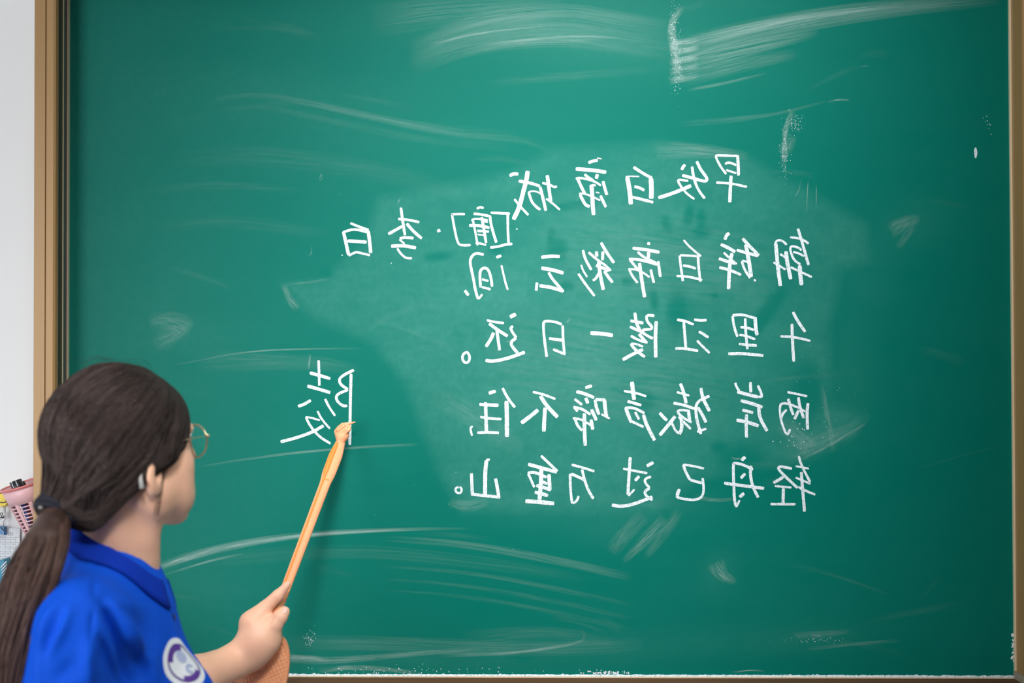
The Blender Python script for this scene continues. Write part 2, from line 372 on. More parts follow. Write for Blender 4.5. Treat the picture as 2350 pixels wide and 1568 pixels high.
# wet / rubbed-clean spots
for (x, y, rx, ry, a) in ((1278, 575, 24, 30, 0), (1265, 545, 10, 20, 0), (1138, 578, 18, 10, 0), (1005, 592, 36, 12, -4), (750, 630, 14, 12, 0), (1580, 500, 13, 26, 8), (1608, 505, 12, 24, 0), (1610, 535, 24, 16, 0), (1530, 520, 10, 26, -20),
        (1555, 720, 26, 60, 0), (1500, 690, 10, 26, -10), (1475, 925, 30, 24, 0), (1760, 720, 20, 90, 35), (1640, 682, 9, 9, 0), (1920, 1150, 10, 40, 0), (1925, 1120, 22, 26, 0), (1700, 1060, 60, 40, 0), (1855, 900, 40, 70, 0), (1310, 475, 60, 12, -8),
        (1300, 660, 18, 12, 0), (1440, 650, 14, 12, 0), (1650, 1030, 20, 16, 0), (1200, 1500, 30, 20, 0)):
    dust *= 1-0.85*blob(x, y, rx, ry, a, 2.0)
dust = np.clip(dust*(1+0.35*(vnoise(7, 9, 12)-0.5)), 0, 1.4)
me = bpy.data.meshes.new('board_surface'); cc = np.array(board.location)
V = (Pb.reshape(-1, 3)-cc).astype(np.float32); q = (np.arange(NY-1)[:, None]*NX+np.arange(NX-1)[None]).ravel()
Fb = np.stack([q+NX, q+NX+1, q+1, q], 1)
me = np_mesh('board_surface', V, Fb); at = me.attributes.new('dust', 'FLOAT', 'POINT'); at.data.foreach_set('value', dust.ravel().astype(np.float32))
m = bpy.data.materials.new('green_board_enamel'); m.use_nodes = True; nt = m.node_tree; b = nt.nodes['Principled BSDF']
a = nt.nodes.new('ShaderNodeAttribute'); a.attribute_name = 'dust'
tc = nt.nodes.new('ShaderNodeTexCoord'); n = nt.nodes.new('ShaderNodeTexNoise'); n.inputs['Scale'].default_value = 110; n.inputs['Detail'].default_value = 6; nt.links.new(tc.outputs['Object'], n.inputs['Vector'])
mp = nt.nodes.new('ShaderNodeMapping'); mp.inputs['Scale'].default_value = (2.5, 1, 22); nt.links.new(tc.outputs['Object'], mp.inputs['Vector'])
n2 = nt.nodes.new('ShaderNodeTexNoise'); n2.inputs['Scale'].default_value = 3; n2.inputs['Detail'].default_value = 6; n2.inputs['Roughness'].default_value = 0.7; nt.links.new(mp.outputs[0], n2.inputs['Vector'])
ad = nt.nodes.new('ShaderNodeMath'); ad.operation = 'ADD'; nt.links.new(n.outputs['Fac'], ad.inputs[0]); nt.links.new(n2.outputs['Fac'], ad.inputs[1])
mr = nt.nodes.new('ShaderNodeMapRange'); mr.inputs['From Min'].default_value = 0.7; mr.inputs['From Max'].default_value = 1.3; mr.inputs['To Min'].default_value = 0.82; mr.inputs['To Max'].default_value = 1.18
nt.links.new(ad.outputs[0], mr.inputs['Value'])
mu = nt.nodes.new('ShaderNodeMath'); mu.operation = 'MULTIPLY'; nt.links.new(a.outputs['Fac'], mu.inputs[0]); nt.links.new(mr.outputs[0], mu.inputs[1])
mk = nt.nodes.new('ShaderNodeMath'); mk.operation = 'MULTIPLY'; mk.inputs[1].default_value = 0.08; nt.links.new(mu.outputs[0], mk.inputs[0])
mx = nt.nodes.new('ShaderNodeMix'); mx.data_type = 'RGBA'; mx.inputs['A'].default_value = (0.0, 0.130, 0.100, 1); mx.inputs['B'].default_value = (0.30, 0.70, 0.63, 1)
nt.links.new(mk.outputs[0], mx.inputs['Factor']); nt.links.new(mx.outputs['Result'], b.inputs['Base Color'])
b.inputs['Roughness'].default_value = 0.45; b.inputs['Specular IOR Level'].default_value = 0.07
surf = link('board_surface', me, m, board)

# frame: profile swept along each side. (o, y): o outward from the green edge, y depth
def sweep(A, Bq, outward, prof, miter=0.0):
    """prof list of (o, y); returns verts, faces between point A and Bq (board plane)"""
    A = Vector(A); Bq = Vector(Bq); out = Vector(outward); d = (Bq-A).normalized(); V = []; n = len(prof)
    for P, s in ((A, -1), (Bq, 1)):
        for (o, y) in prof: V.append(P+out*o+Vector((0, y, 0))+d*s*max(0.0, o)*miter)
    Fc = [(i, (i+1) % n, n+(i+1) % n, n+i) for i in range(n)]
    Fc += [tuple(range(n))[::-1], tuple(range(n, 2*n))]
    return V, Fc
D = 0.068
def side(A, Bq, out, nm, mt, flat=False):
    e = 0.0005
    # face moulding, two ribs with a fine groove
    w0, g, w1 = 0.0065, 0.0235, 0.047
    fr = link_part = part(nm, *sweep(A, Bq, out, [(0.003, 0.0), (0.003, -D+0.006), (0.005, -D+0.001), (0.009, -D-0.0015), (0.0215, -D-0.0015), (0.0222, -D+0.002), (0.0236, -D+0.002), (0.0243, -D-0.001), (0.044, -D-0.001), (0.0455, -D+0.002), (0.0465, 0.098), (0.003, 0.098)], 1.0), mt, board)
    return fr
cTL, cTR, cBL, cBR = map(Vector, (TL, TR, BL, BR))
fl = side(cTL, cBL, (-1, 0, 0), 'frame_stile', M_gold)
# inner channel pieces of the left stile; the dark ones have shade in their colour
def strip(parent, A, Bq, out, o0, o1, y0, y1, nm, mt):
    return part(nm, *sweep(A, Bq, out, [(o0, y0), (o0, y1), (o1, y1), (o1, y0)]), mt, parent)
strip(fl, cTL, cBL, (-1, 0, 0), -0.0005, 0.0028, -0.011, 0.0, 'inner_lip', M_lip)
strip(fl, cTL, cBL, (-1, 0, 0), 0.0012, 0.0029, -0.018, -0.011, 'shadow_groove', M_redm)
strip(fl, cTL, cBL, (-1, 0, 0), 0.0008, 0.0029, -0.035, -0.018, 'slide_track', M_track)
strip(fl, cTL, cBL, (-1, 0, 0), -0.0002, 0.0029, -0.0375, -0.035, 'track_edge', M_lip)
strip(fl, cTL, cBL, (-1, 0, 0), 0.0015, 0.0029, -0.062, -0.0375, 'shaded_channel', M_shaded_channel)
fr = side(cTR, cBR, (1, 0, 0), 'frame_stile', M_gold)
strip(fr, cTR, cBR, (1, 0, 0), -0.0006, 0.0029, -0.006, 0.0, 'inner_lip', M_lip)
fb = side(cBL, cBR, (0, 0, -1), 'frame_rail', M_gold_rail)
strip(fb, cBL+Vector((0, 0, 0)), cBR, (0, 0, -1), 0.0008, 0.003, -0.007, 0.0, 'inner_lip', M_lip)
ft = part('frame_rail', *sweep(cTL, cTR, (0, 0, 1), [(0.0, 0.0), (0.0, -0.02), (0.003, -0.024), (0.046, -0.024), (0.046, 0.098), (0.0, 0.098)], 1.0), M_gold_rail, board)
# corner caps
for C_, sx in ((cBL, -1), (cBR, 1)):
    x0, x1 = sorted((C_.x-sx*0.0018, C_.x+sx*0.050))
    cp = part('corner_cap', *box(x0, x1, -D-0.0035, -0.0015, C_.z-0.05, C_.z+0.012), M_corner, board)
    for yy in (-0.014, -0.034, -0.056):
        q0, q1 = sorted((C_.x-sx*0.0032, C_.x-sx*0.0017)); part('corner_rib', *box(q0, q1, yy-0.0015, yy+0.0015, C_.z+0.0005, C_.z+0.0115), M_corner, cp)
# chalk dust ledge line on the bottom rail
r = np.random.default_rng(3); V = []; Fc = []
n = 500; 
for i in range(n):
    u = i/(n-1); p = cBL.lerp(cBR, u); h_ = 0.0010+0.0016*r.random()+0.0018*(r.random() > 0.96); dd = -0.004-0.003*r.random()
    V += [p+Vector((0, dd, -0.0012)), p+Vector((0, dd*0.6, h_*0.7)), p+Vector((0, -0.0004, h_)), p+Vector((0, -0.0004, -0.0012))]
for i in range(n-1):
    for k in range(3): Fc.append((i*4+k, i*4+k+1, i*4+k+5, i*4+k+4))
dl = part('chalk_dust_line', V, Fc, M_chalk, board); dl['kind'] = 'stuff'

# ------------------------------------------------------------------ chalk writing (mirrored, as in the photograph)
CR = {'A': (1400, 330, 6.714), 'B': (1150, 350, 6.714), 'C': (760, 440, 5.341), 'D': (1500, 500, 5.875), 'E': (1040, 540, 4.7), 'F': (1500, 700, 5.875),
      'G': (1040, 700, 4.796), 'H': (1480, 860, 5.595), 'I': (1050, 860, 4.896), 'J': (1500, 1030, 5.875), 'K': (1020, 1030, 4.608), 'L': (620, 800, 6.271),
      'Z': (0, 0, 1.0)}
GL = [
('A', '45:1965,175,1975,350,1980,490|35:1965,188,1660,178,1632,185,1632,215,1700,350,1790,470|35:1945,330,1850,290,1790,295,1780,320|32:1945,455,1790,405|38:1635,598,1860,610,2110,665|50:1865,490,1855,650,1845,905'),
('A', '45:1335,270,1390,390,1460,480,1500,545,1480,580,1400,570,1280,530,1110,487|40:1265,350,1275,450,1310,600,1370,730,1460,845|46:1158,322,1130,350,1102,402|35:1205,575,1060,550,1045,580,1100,670,1180,770,1300,855|54:1250,645,1100,710,950,770,745,835'),
('A', '45:360,360,480,440,620,520,650,525|65:265,515,290,650,310,780,320,935|20:300,500,450,505|70:630,530,640,700,635,850|42:375,660,460,680,530,720|42:330,820,500,860,665,905|30:240,512,300,505'),
('B', '45:1345,160,1420,130,1490,120|55:1150,255,1380,270,1620,305|50:1485,335,1465,405|38:1285,335,1340,385,1420,430|35:1150,405,1220,390,1380,425,1460,460,1540,510|45:1180,410,1240,540,1290,635|45:1570,440,1600,560,1630,655|60:1390,495,1405,650,1410,800,1425,965|30:1400,500,1460,510|20:1460,615,1515,625|28:1200,635,1250,630,1360,660,1530,740|45:1215,650,1270,760,1300,810,1365,835|42:1530,665,1580,770,1615,845|16:1480,85,1550,100'),
('B', '50:130,360,200,325,265,335|65:410,285,390,430,330,650,280,850,190,1035|45:270,440,430,465,600,520|45:600,530,640,680,690,900|25:610,640,540,595,430,600,420,640|38:425,620,470,760,530,830,605,885|35:205,720,300,840,420,965|50:710,350,730,500,765,760|35:635,470,760,500,820,540,860,520|32:695,710,800,790,905,885'),
('C', '30:235,385,340,430,460,470|32:145,500,240,465,330,465,450,500|40:150,490,175,600,215,780|40:455,480,470,600,485,755|40:200,605,320,610,435,620|28:215,785,300,740,330,745,475,780'),
('C', '32:855,195,870,320,905,535|30:820,335,950,345,1080,375|34:870,425,790,470,700,520|36:925,390,1000,480,1110,575|34:1010,570,900,560,840,575|22:835,585,900,640|40:735,670,880,660,1040,690|28:810,695,850,760,920,820,990,815'),
('C', '42:1312,462,1325,495'),
('C', '28:1640,275,1490,275,1480,280,1520,500,1555,640,1600,660,1710,655'),
('C', '28:1785,210,1820,190,1870,200|30:1745,270,1840,280,1940,300|32:1945,290,1960,420,2025,625|32:1845,310,1870,450,1900,630|24:1920,350,1830,335,1735,335,1725,360|26:1735,345,1765,480,1795,660|36:1690,415,1820,415,1940,445|22:1850,360,1920,375|30:1790,480,1935,490|20:1790,525,1880,535|25:1770,630,1830,635,1900,655'),
('C', '30:1955,258,2190,270|30:2165,275,2165,450,2175,640|30:2220,640,2120,650,2050,675,1950,685'),
('E', '28:330,210,240,190,190,240,180,300,215,450,240,600,270,690|22:275,690,315,635|30:465,240,520,220|22:520,325,545,430,565,520,590,590|28:295,565,285,400,310,360,350,350,385,380,410,470,420,555|24:310,475,380,495|26:310,560,405,585'),
('E', '30:125,595,165,650'),
('E', '34:950,240,1050,225,1150,230|38:950,355,1080,375,1190,410|30:1030,400,1060,460,1120,530,1190,610|36:1190,605,1050,560,930,545|30:905,510,895,600'),
('E', '28:1400,160,1420,250,1490,375|20:1380,320,1400,380,1445,450|26:1350,415,1420,520,1525,655|32:1595,80,1650,180,1735,300|32:1545,175,1550,230|32:1615,175,1610,270|26:1460,185,1560,270,1650,330,1700,385|32:1540,325,1620,355,1680,385|36:1570,280,1580,400,1620,590|26:1575,400,1540,470,1505,490|32:1630,385,1670,450,1720,510'),
('E', '32:2112,75,2105,105|34:1935,140,2080,155,2225,185|34:2110,175,2105,245|26:1990,180,2050,235,2190,300|30:1895,258,1990,260,2100,285,2200,318|28:1905,260,1950,320,2000,380|30:2210,280,2235,450|22:1890,365,1980,370,2060,410,2120,455|26:1900,370,1930,440,1990,515|36:2010,300,2025,430,2065,670|28:2130,370,2165,515'),
('D', '26:405,300,480,390,640,520|30:620,520,480,510,355,505|32:350,510,365,650,395,855|32:600,520,605,650,630,865|34:395,645,480,655,570,685|32:310,785,480,795,655,840'),
('D', '45:1020,205,980,240,960,295|42:905,360,1000,400,1100,460|30:945,470,1040,560,1120,625|40:880,550,980,585,1100,620|46:1060,475,1025,600,1010,965|38:885,670,1020,700,1180,770|42:1200,280,1290,380,1420,510|40:1410,515,1280,480,1120,435|50:1240,360,1275,520,1315,800|30:1310,625,1260,590,1190,580|32:1190,585,1220,690,1300,815|26:1355,830,1375,855'),
('D', '38:1945,145,2000,320,2090,640|30:1840,265,1960,275,2040,310,2090,350|30:1995,440,1950,400,1870,380,1840,400,1850,470,1890,570,1980,630|30:1880,460,1960,480,2030,520|52:1970,640,1975,750,1995,910|30:1845,665,1960,720,2135,800|28:1615,600,1700,650,1780,700|30:1795,365,1740,310,1670,300,1640,340|48:1645,340,1660,500,1685,750,1710,920|50:1785,450,1800,600,1850,830|30:1705,490,1790,540'),
('F', '34:315,200,420,215,540,265|36:405,230,420,400,435,580|36:290,590,400,585,600,620|36:545,200,630,210,715,205|36:610,360,680,400,740,440|32:585,480,660,560,755,650'),
('F', '34:1065,140,1200,130,1300,160,1390,185|34:1065,150,1080,280,1130,430|46:1370,180,1375,300,1395,410|34:1170,300,1260,305,1350,340|32:1155,405,1240,415,1370,465|36:1150,525,1260,540,1390,548|34:1235,180,1240,350,1265,600|40:1005,660,1200,655,1480,685'),
('F', '38:1880,95,1930,200,2045,365|32:1710,425,1880,430,2115,485|38:1865,255,1870,450,1890,765'),
('G', '42:1510,310,1620,315,1758,335'),
('G', '28:1195,215,1120,185,1010,175,990,200,1000,350,1030,575|28:1205,225,1210,400,1225,540|32:1055,370,1130,380,1210,390|28:1100,490,1235,545'),
('G', '26:370,170,460,190,560,200|34:395,205,480,270,600,345|36:445,305,420,370,360,460|32:480,280,495,380,510,500|40:625,135,690,100|30:660,235,630,250,650,300,695,360|34:695,365,640,400,640,450,710,530|36:355,610,430,625,600,590,790,520'),
('G', '28:140,520,105,550,100,600,130,640,170,630,185,580,165,525,135,520'),
('G', '34:2000,85,2015,200,2060,290|30:1950,175,2095,200|30:1945,240,2080,300,2150,350,2200,370|34:2045,320,2130,420|28:1955,340,2040,390,2140,415|24:1955,430,2000,425,2090,460|32:1955,430,2010,500,2110,575|36:1865,605,1980,540,2090,490|30:2215,120,2125,110,2130,180,2190,240,2180,270,2100,270,2080,290|38:2235,180,2225,350,2230,580'),
('H', '40:455,115,500,230,530,370|28:410,225,570,270|36:365,365,500,390,640,440|30:580,470,500,455,420,460,430,500,500,560,600,615|40:560,470,575,600|40:190,490,240,550,285,590|44:390,535,300,650,190,780|28:345,620,390,720,440,760|42:440,765,475,700,470,560,430,540|30:490,600,590,700|40:720,170,740,300,830,470|36:830,275,700,330,650,400,660,550,700,700,720,765|40:680,420,740,520,785,615|30:670,735,790,695'),
('H', '30:1160,105,1180,170,1215,210|42:1185,220,1330,260,1460,290|32:1460,285,1505,285,1495,240,1450,140|36:1355,95,1360,230|42:1230,335,1370,370,1510,420|42:1460,420,1475,560,1570,725|36:1250,455,1390,490|44:1175,585,1320,610,1460,660|38:1305,510,1300,660,1305,810'),
('H', '28:1830,225,1960,250,2085,280|38:2095,365,2080,500,2090,705|28:2060,475,1960,420,1830,370,1750,370,1730,420,1740,560,1780,690,1820,770,1840,765,1865,700|34:1840,310,1870,420,1905,520|36:1970,290,1990,420,2040,560|30:1820,450,1770,500,1750,560|36:1975,460,1920,575'),
('I', '38:350,210,430,185|36:245,335,350,340,460,345|38:315,310,320,480,325,660|28:255,475,370,495,495,500|32:220,655,330,650,465,655|30:505,150,560,260,645,370|46:550,295,555,480,555,700'),
('I', '22:170,580,140,600,165,690'),
('I', '26:845,195,960,220,1100,275|42:930,240,1000,350,1125,480|42:905,395,830,460,715,545|42:985,370,975,500,970,640'),
('I', '36:1435,150,1510,125|36:1335,190,1430,215,1535,260|36:1440,260,1465,325|30:1315,275,1400,340|30:1300,365,1400,385,1495,450|28:1310,370,1350,415|36:1505,390,1560,515|26:1295,490,1380,500,1460,545,1515,580|30:1320,500,1350,580,1400,630|38:1425,435,1425,600,1435,800|36:1500,505,1520,620|34:1545,280,1560,370,1590,450|32:1550,280,1660,285|40:1650,280,1660,400,1675,480|22:1615,445,1710,495'),
('I', '44:1960,80,1970,180,1985,285|28:1870,185,2000,205,2120,245|32:1910,300,2065,345|30:1880,375,1980,370,2100,435|38:1890,375,1920,460,1955,540|28:1955,525,2090,590|28:1995,420,2040,505|38:2090,450,2120,560,2215,740'),
('J', '32:1955,100,1990,220,2110,450|28:2115,475,1915,390|26:1915,235,2095,270|32:1950,515,2050,570,2180,620|38:1990,315,2005,500,2035,850|36:1865,270,1720,240,1680,250,1690,290,1800,400,1940,530|38:1750,380,1690,420,1615,460|28:1635,505,1860,525|40:1750,535,1745,740|34:1575,748,1915,750'),
('J', '46:1235,110,1185,160|36:1340,285,1220,220,1090,190,1072,210,1080,480,1090,700,1115,790|28:1115,790,1160,695|38:1315,230,1300,330,1330,500,1410,660|38:1235,335,1175,400|44:1220,600,1160,655|42:950,465,1200,500,1490,535'),
('J', '28:680,268,560,240,410,215,400,220|36:400,215,430,310,490,420|36:490,420,650,465|34:660,395,680,560,650,660,560,695,440,685,320,660|44:320,665,320,610,350,545'),
('K', '32:1965,90,1950,300,1940,490|22:1945,500,2010,430|24:1890,212,2145,260|30:2060,290,2015,340|34:2210,145,2140,185|26:2185,295,2120,320,2120,360,2170,415|28:2170,420,2115,450,2130,500,2200,545|34:1770,595,1860,615,2000,590,2200,510'),
('K', '26:1345,170,1460,200,1585,240|28:1455,220,1480,330,1520,440,1575,530|30:1490,335,1340,265|28:1330,265,1330,420,1350,580|26:1355,580,1400,555,1420,500'),
('K', '28:1020,75,1100,150,1195,240|36:1190,250,1050,210,885,165|42:1025,210,1020,380,1005,540|30:880,260,950,245,1080,305|26:885,265,920,340,950,410|38:1105,270,1115,440|30:1030,345,1090,375|34:970,390,1040,405,1125,440|36:955,460,1095,495|42:855,555,1010,565,1160,580'),
('K', '32:285,260,290,380,295,480|40:445,125,430,250,430,510|24:480,115,440,120|34:540,315,560,420,575,510|32:280,480,400,495,590,515'),
('K', '22:150,405,115,420,118,455,150,475,180,460,182,420,160,405'),
('L', '36:697,170,703,350,708,535|44:570,350,700,385,865,435|46:535,540,700,585,865,635|42:585,745,500,800,400,835|34:790,725,850,850,935,970|28:510,985,600,1000,715,1035|34:515,990,560,1090,650,1210,750,1300,870,1370|30:680,900,740,1020,860,1155|44:770,1110,620,1200,400,1280,150,1345|40:1165,365,1155,700,1145,1390|40:1205,310,1060,380,990,440,1010,520,1120,590|38:1120,595,980,650,945,700,970,770,1050,830,1110,825'),
]
def stroke_geo(pts, w, r, y=-0.0006):
    """flat ribbon of chalk, rough edges, slightly proud of the board"""
    P = [np.array(p, float) for p in pts]
    if len(P) > 2: P = chaikin(P, 2)
    Q = [P[0]]
    for a, b_ in zip(P[:-1], P[1:]):
        L = np.linalg.norm(b_-a); n = max(1, int(L/2.2))
        Q += [a+(b_-a)*(i+1)/n for i in range(n)]
    n = len(Q); tot = sum(np.linalg.norm(Q[i+1]-Q[i]) for i in range(n-1)); V = []; Fc = []; s = 0
    wob = 0
    for i, p in enumerate(Q):
        t = Q[min(i+1, n-1)]-Q[max(i-1, 0)]; t = t/(np.linalg.norm(t)+1e-9); nn = np.array([-t[1], t[0]])
        if i: s += np.linalg.norm(p-Q[i-1])
        e = min(s, tot-s); hw = w/2*min(1.0, 0.76+0.24*min(1, e/(w*0.35+0.1)))
        wob = wob*0.6+(r.random()-0.5)*0.5
        for k in (1, -1):
            c = p+nn*k*(hw+wob*0.5+(r.random()-0.5)*0.55); V.append(B(c[0], c[1], y))
        for k in (1, -1):
            c = p+nn*k*(hw*1.02+wob*0.5); V.append(B(c[0], c[1], -0.0001))
    for i in range(n-1):
        a = i*4; Fc += [(a, a+4, a+5, a+1), (a+2, a+6, a+4, a), (a+1, a+5, a+7, a+3)]
    Fc += [(0, 1, 3, 2), ((n-1)*4, (n-1)*4+2, (n-1)*4+3, (n-1)*4+1)]
    return V, Fc
r = np.random.default_rng(11)
for ci, (c, s) in enumerate(GL):
    ox, oy, sc = CR[c]; geo = []
    for j, st in enumerate(s.split('|')):
        w_, p_ = st.split(':'); v = list(map(float, p_.split(','))); pts = [(ox+v[i]/sc, oy+v[i+1]/sc) for i in range(0, len(v), 2)]
        geo.append(stroke_geo(pts, float(w_)/sc*1.02, r, -0.0005-0.00003*j))
    V, Fc = merge(geo); part('chalk_character', V, Fc, M_chalk, surf)
# faint left-over scratches and specks
def speck(x, y, w_, h_, ang=0):
    n = 9; V = [B(x, y, -0.0005)]
    for i in range(n):
        a = 2*math.pi*i/n; q = 0.7+0.5*r.random(); dx = math.cos(a)*w_/2*q; dy = math.sin(a)*h_/2*q; ca, sa = math.cos(ang), math.sin(ang)
        V.append(B(x+dx*ca-dy*sa, y+dx*sa+dy*ca, -0.0002))
    return V, [(0, 1+i, 1+(i+1) % n) for i in range(n)][::-1]
geo = [speck(2239, 350, 8, 24), speck(1186, 526, 5, 3), speck(785, 586, 4, 3), speck(898, 604, 3, 3)]
for (cx, cy, sx_, sy_, n, mx_) in ((1546, 90, 7, 70, 170, 0.8), (1556, 140, 10, 60, 140, 0.8), (1800, 350, 9, 50, 150, 1.0), (1825, 285, 14, 20, 80, 1), (2265, 290, 14, 20, 12, 2), (1390, 1545, 40, 6, 40, 5), (710, 1465, 10, 14, 50, 1.6), (900, 1540, 240, 9, 70, 2), (1860, 1470, 70, 8, 40, 1), (1290, 400, 500, 380, 14, 0.8), (1830, 1010, 40, 30, 30, 2), (2325, 1480, 2, 50, 24, 6), (1850, 920, 90, 120, 30, 0.8), (1200, 1080, 500, 160, 12, 0.8)):
    for _ in range(n): geo.append(speck(cx+r.normal()*sx_*0.6, min(1545, cy+r.normal()*sy_*0.6), 0.6+mx_*r.random(), 0.6+mx_*1.6*r.random(), r.normal()*0.5))
V, Fc = merge(geo); o = part('chalk_specks', V, Fc, M_chalk, surf); o['kind'] = 'stuff'
# dust smears left by the eraser: film ribbons with streaks
SM = []
def smear(pts, w0, w1, k, streak=None, ln=None):
    P = chaikin([np.array(p, float) for p in pts], 3); n = len(P); V = []; UV = []; s = [0]
    for i in range(1, n): s.append(s[-1]+np.linalg.norm(P[i]-P[i-1]))
    for i, p in enumerate(P):
        t = P[min(i+1, n-1)]-P[max(i-1, 0)]; t = t/(np.linalg.norm(t)+1e-9); nn = np.array([-t[1], t[0]]); u = s[i]/s[-1]; w_ = w0+(w1-w0)*u
        for j in range(5):
            q = j/4; c = p+nn*(q-0.5)*w_; V.append((c, (u, q)))
    SM.append((V, n, k, streak if streak else max(2, max(w0, w1)/5), ln if ln else max(2.0, s[-1]/170)))
# big swept arc top right and its block edge
smear([(1548, 122), (1700, 76), (1950, 28), (2300, -4)], 70, 34, 0.55, 30, 3)
smear([(1552, 108), (1660, 78), (1850, 38), (2080, 10)], 34, 14, 0.75, 14, 3)
smear([(1550, 150), (1700, 112), (1880, 74)], 60, 26, 0.50, 26, 3)
smear([(1558, 180), (1700, 148), (1830, 122)], 50, 30, 0.30, 20, 3)
smear([(1578, 207), (1660, 192), (1760, 168)], 10, 6, 0.40, 5, 3)
smear([(1570, 14), (1545, 40), (1540, 80), (1550, 120), (1560, 190)], 20, 26, 0.8, 5, 26)
for yy_, k_ in ((100, .9), (118, .8), (140, .8), (160, .6), (182, .6)): smear([(1535, yy_+4), (1560, yy_), (1605, yy_-10)], 22, 16, k_, 9, 2)
# arcs top centre
for k_, (a, y) in enumerate(((0.34, 0), (0.24, 22), (0.30, 45), (0.22, 70))):
    smear([(940, 110+y*0.7), (1080, 50+y*0.8), (1280, 18+y), (1420, 40+y), (1545, 60+y)], 46, 30, a, 24, 3)
smear([(985, 102), (1100, 75), (1255, 60)], 8, 4, 0.6, 3, 3); smear([(1100, 105), (1230, 88), (1330, 82), (1430, 88)], 8, 5, 0.7, 3, 3)
smear([(1050, 120), (1200, 95), (1400, 90)], 20, 20, 0.25, 8, 3)
smear([(1120, 190), (1300, 175), (1500, 160)], 30, 20, 0.10, 10, 3)
smear([(850, 50), (1050, 20), (1300, 5)], 90, 60, 0.2, 24, 3)
for (x0, y0, k) in ((480, 222, .18), (470, 250, .08), (560, 240, .10)):
    smear([(x0, y0+8), (x0+120, y0-8), (x0+250, y0+18), (x0+480, y0+70), (x0+700, y0+90)], 14, 26, k, 6, 4)
smear([(380, 370), (600, 350), (900, 400), (1100, 450)], 60, 50, 0.07, 16, 4)
smear([(330, 440), (500, 420), (700, 440)], 24, 20, 0.07, 8, 3); smear([(360, 530), (500, 500), (760, 540)], 40, 30, 0.06, 12, 3)
smear([(340, 740), (390, 735), (440, 760)], 40, 70, 0.28, 18, 3); smear([(350, 790), (400, 770), (440, 740)], 60, 20, 0.25, 16, 2)
smear([(400, 838), (560, 806), (720, 800), (830, 800)], 5, 4, 0.7, 2, 3); smear([(455, 1072), (620, 1045), (800, 1028), (960, 1020)], 6, 8, 0.5, 3, 3)
smear([(455, 830), (700, 830), (830, 850)], 60, 30, 0.14, 16, 3); smear([(440, 1290), (800, 1260), (1100, 1290), (1350, 1330)], 40, 30, 0.1, 12, 3)
smear([(350, 1308), (430, 1278), (540, 1250), (700, 1226), (900, 1215), (1080, 1213)], 26, 5, 0.9, 4, 3)
smear([(340, 1312), (400, 1290), (520, 1256)], 16, 10, 0.9, 4, 3); smear([(360, 1326), (470, 1290), (560, 1270)], 6, 6, 0.6, 2, 3)
for (y, k) in ((1232, .3), (1240, .22), (1300, .16), (1330, .15), (1355, .1)):
    smear([(880, y), (1060, y+12), (1250, y+45), (1450, y+90)], 8, 16, k, 4, 4)
smear([(650, 652), (665, 690), (685, 712)], 14, 26, 0.4, 6, 3); smear([(655, 655), (700, 650), (760, 640)], 10, 6, 0.25, 3, 3)
smear([(640, 1475), (900, 1478), (1200, 1492), (1480, 1480)], 40, 40, 0.24, 22, 4); smear([(660, 1515), (760, 1518), (900, 1505), (1100, 1490)], 22, 10, 0.55, 9, 5)
smear([(645, 1512), (700, 1510), (760, 1516)], 22, 12, 0.9, 8, 3); smear([(1000, 1505), (1200, 1500), (1350, 1470)], 12, 8, 0.4, 5, 4); smear([(730, 1540), (820, 1530), (960, 1545)], 14, 12, 0.7, 6, 6)
smear([(1100, 1502), (1180, 1500), (1330, 1478), (1345, 1460), (1330, 1440)], 6, 8, 0.5, 3, 5); smear([(1060, 1465), (1250, 1450), (1330, 1460), (1420, 1480)], 40, 30, 0.12, 14, 5)
smear([(1680, 1544), (1725, 1538), (1755, 1541)], 5, 4, 0.8, 2, 3); smear([(1820, 1460), (1900, 1455), (1950, 1450)], 20, 14, 0.3, 6, 6); smear([(1850, 1490), (2000, 1475), (2070, 1470)], 10, 10, 0.25, 4, 3)
smear([(1830, 1060), (1900, 1025), (1990, 970)], 6, 8, 0.5, 3, 8); smear([(1800, 1045), (1870, 1020), (1980, 975)], 60, 30, 0.25, 14, 4)
smear([(1885, 880), (1900, 960), (1915, 1040)], 14, 14, 0.35, 6, 6); smear([(1790, 970), (1830, 1000), (1870, 1040)], 50, 50, 0.28, 20, 4)
smear([(1430, 1290), (1480, 1240), (1530, 1190)], 16, 40, 0.4, 10, 3); smear([(1480, 1280), (1530, 1220), (1560, 1170)], 20, 30, 0.22, 10, 3); smear([(1400, 1270), (1440, 1220), (1480, 1180)], 40, 40, 0.22, 14, 3)
smear([(1820, 250), (1800, 300), (1800, 380)], 16, 14, 0.6, 5, 12); smear([(1790, 330), (1805, 350), (1822, 310)], 30, 20, 0.3, 10, 4)
smear([(1900, 235), (1920, 228), (1950, 230)], 6, 5, 0.7, 2, 3); smear([(1560, 285), (1750, 270), (1900, 232)], 20, 8, 0.18, 6, 3)
smear([(1500, 345), (1620, 345), (1720, 360)], 50, 24, 0.35, 14, 3); smear([(2040, 530), (2090, 505), (2110, 500)], 50, 20, 0.35, 12, 3); smear([(2060, 570), (2095, 520), (2110, 495)], 20, 20, 0.25, 8, 3)
smear([(1840, 410), (1833, 440), (1822, 455)], 3, 3, 0.6, 1, 3); smear([(1855, 415), (1852, 450), (1852, 485)], 3, 3, 0.6, 1, 3); smear([(1873, 422), (1874, 450), (1872, 478)], 3, 3, 0.6, 1, 3)
smear([(733, 415), (737, 396), (741, 412), (734, 416)], 2, 2, 0.9, 1, 3); smear([(716, 565), (714, 585), (706, 588)], 2, 2, 0.7, 1, 3); smear([(920, 455), (914, 462), (914, 470)], 3, 3, 0.8, 1, 3)
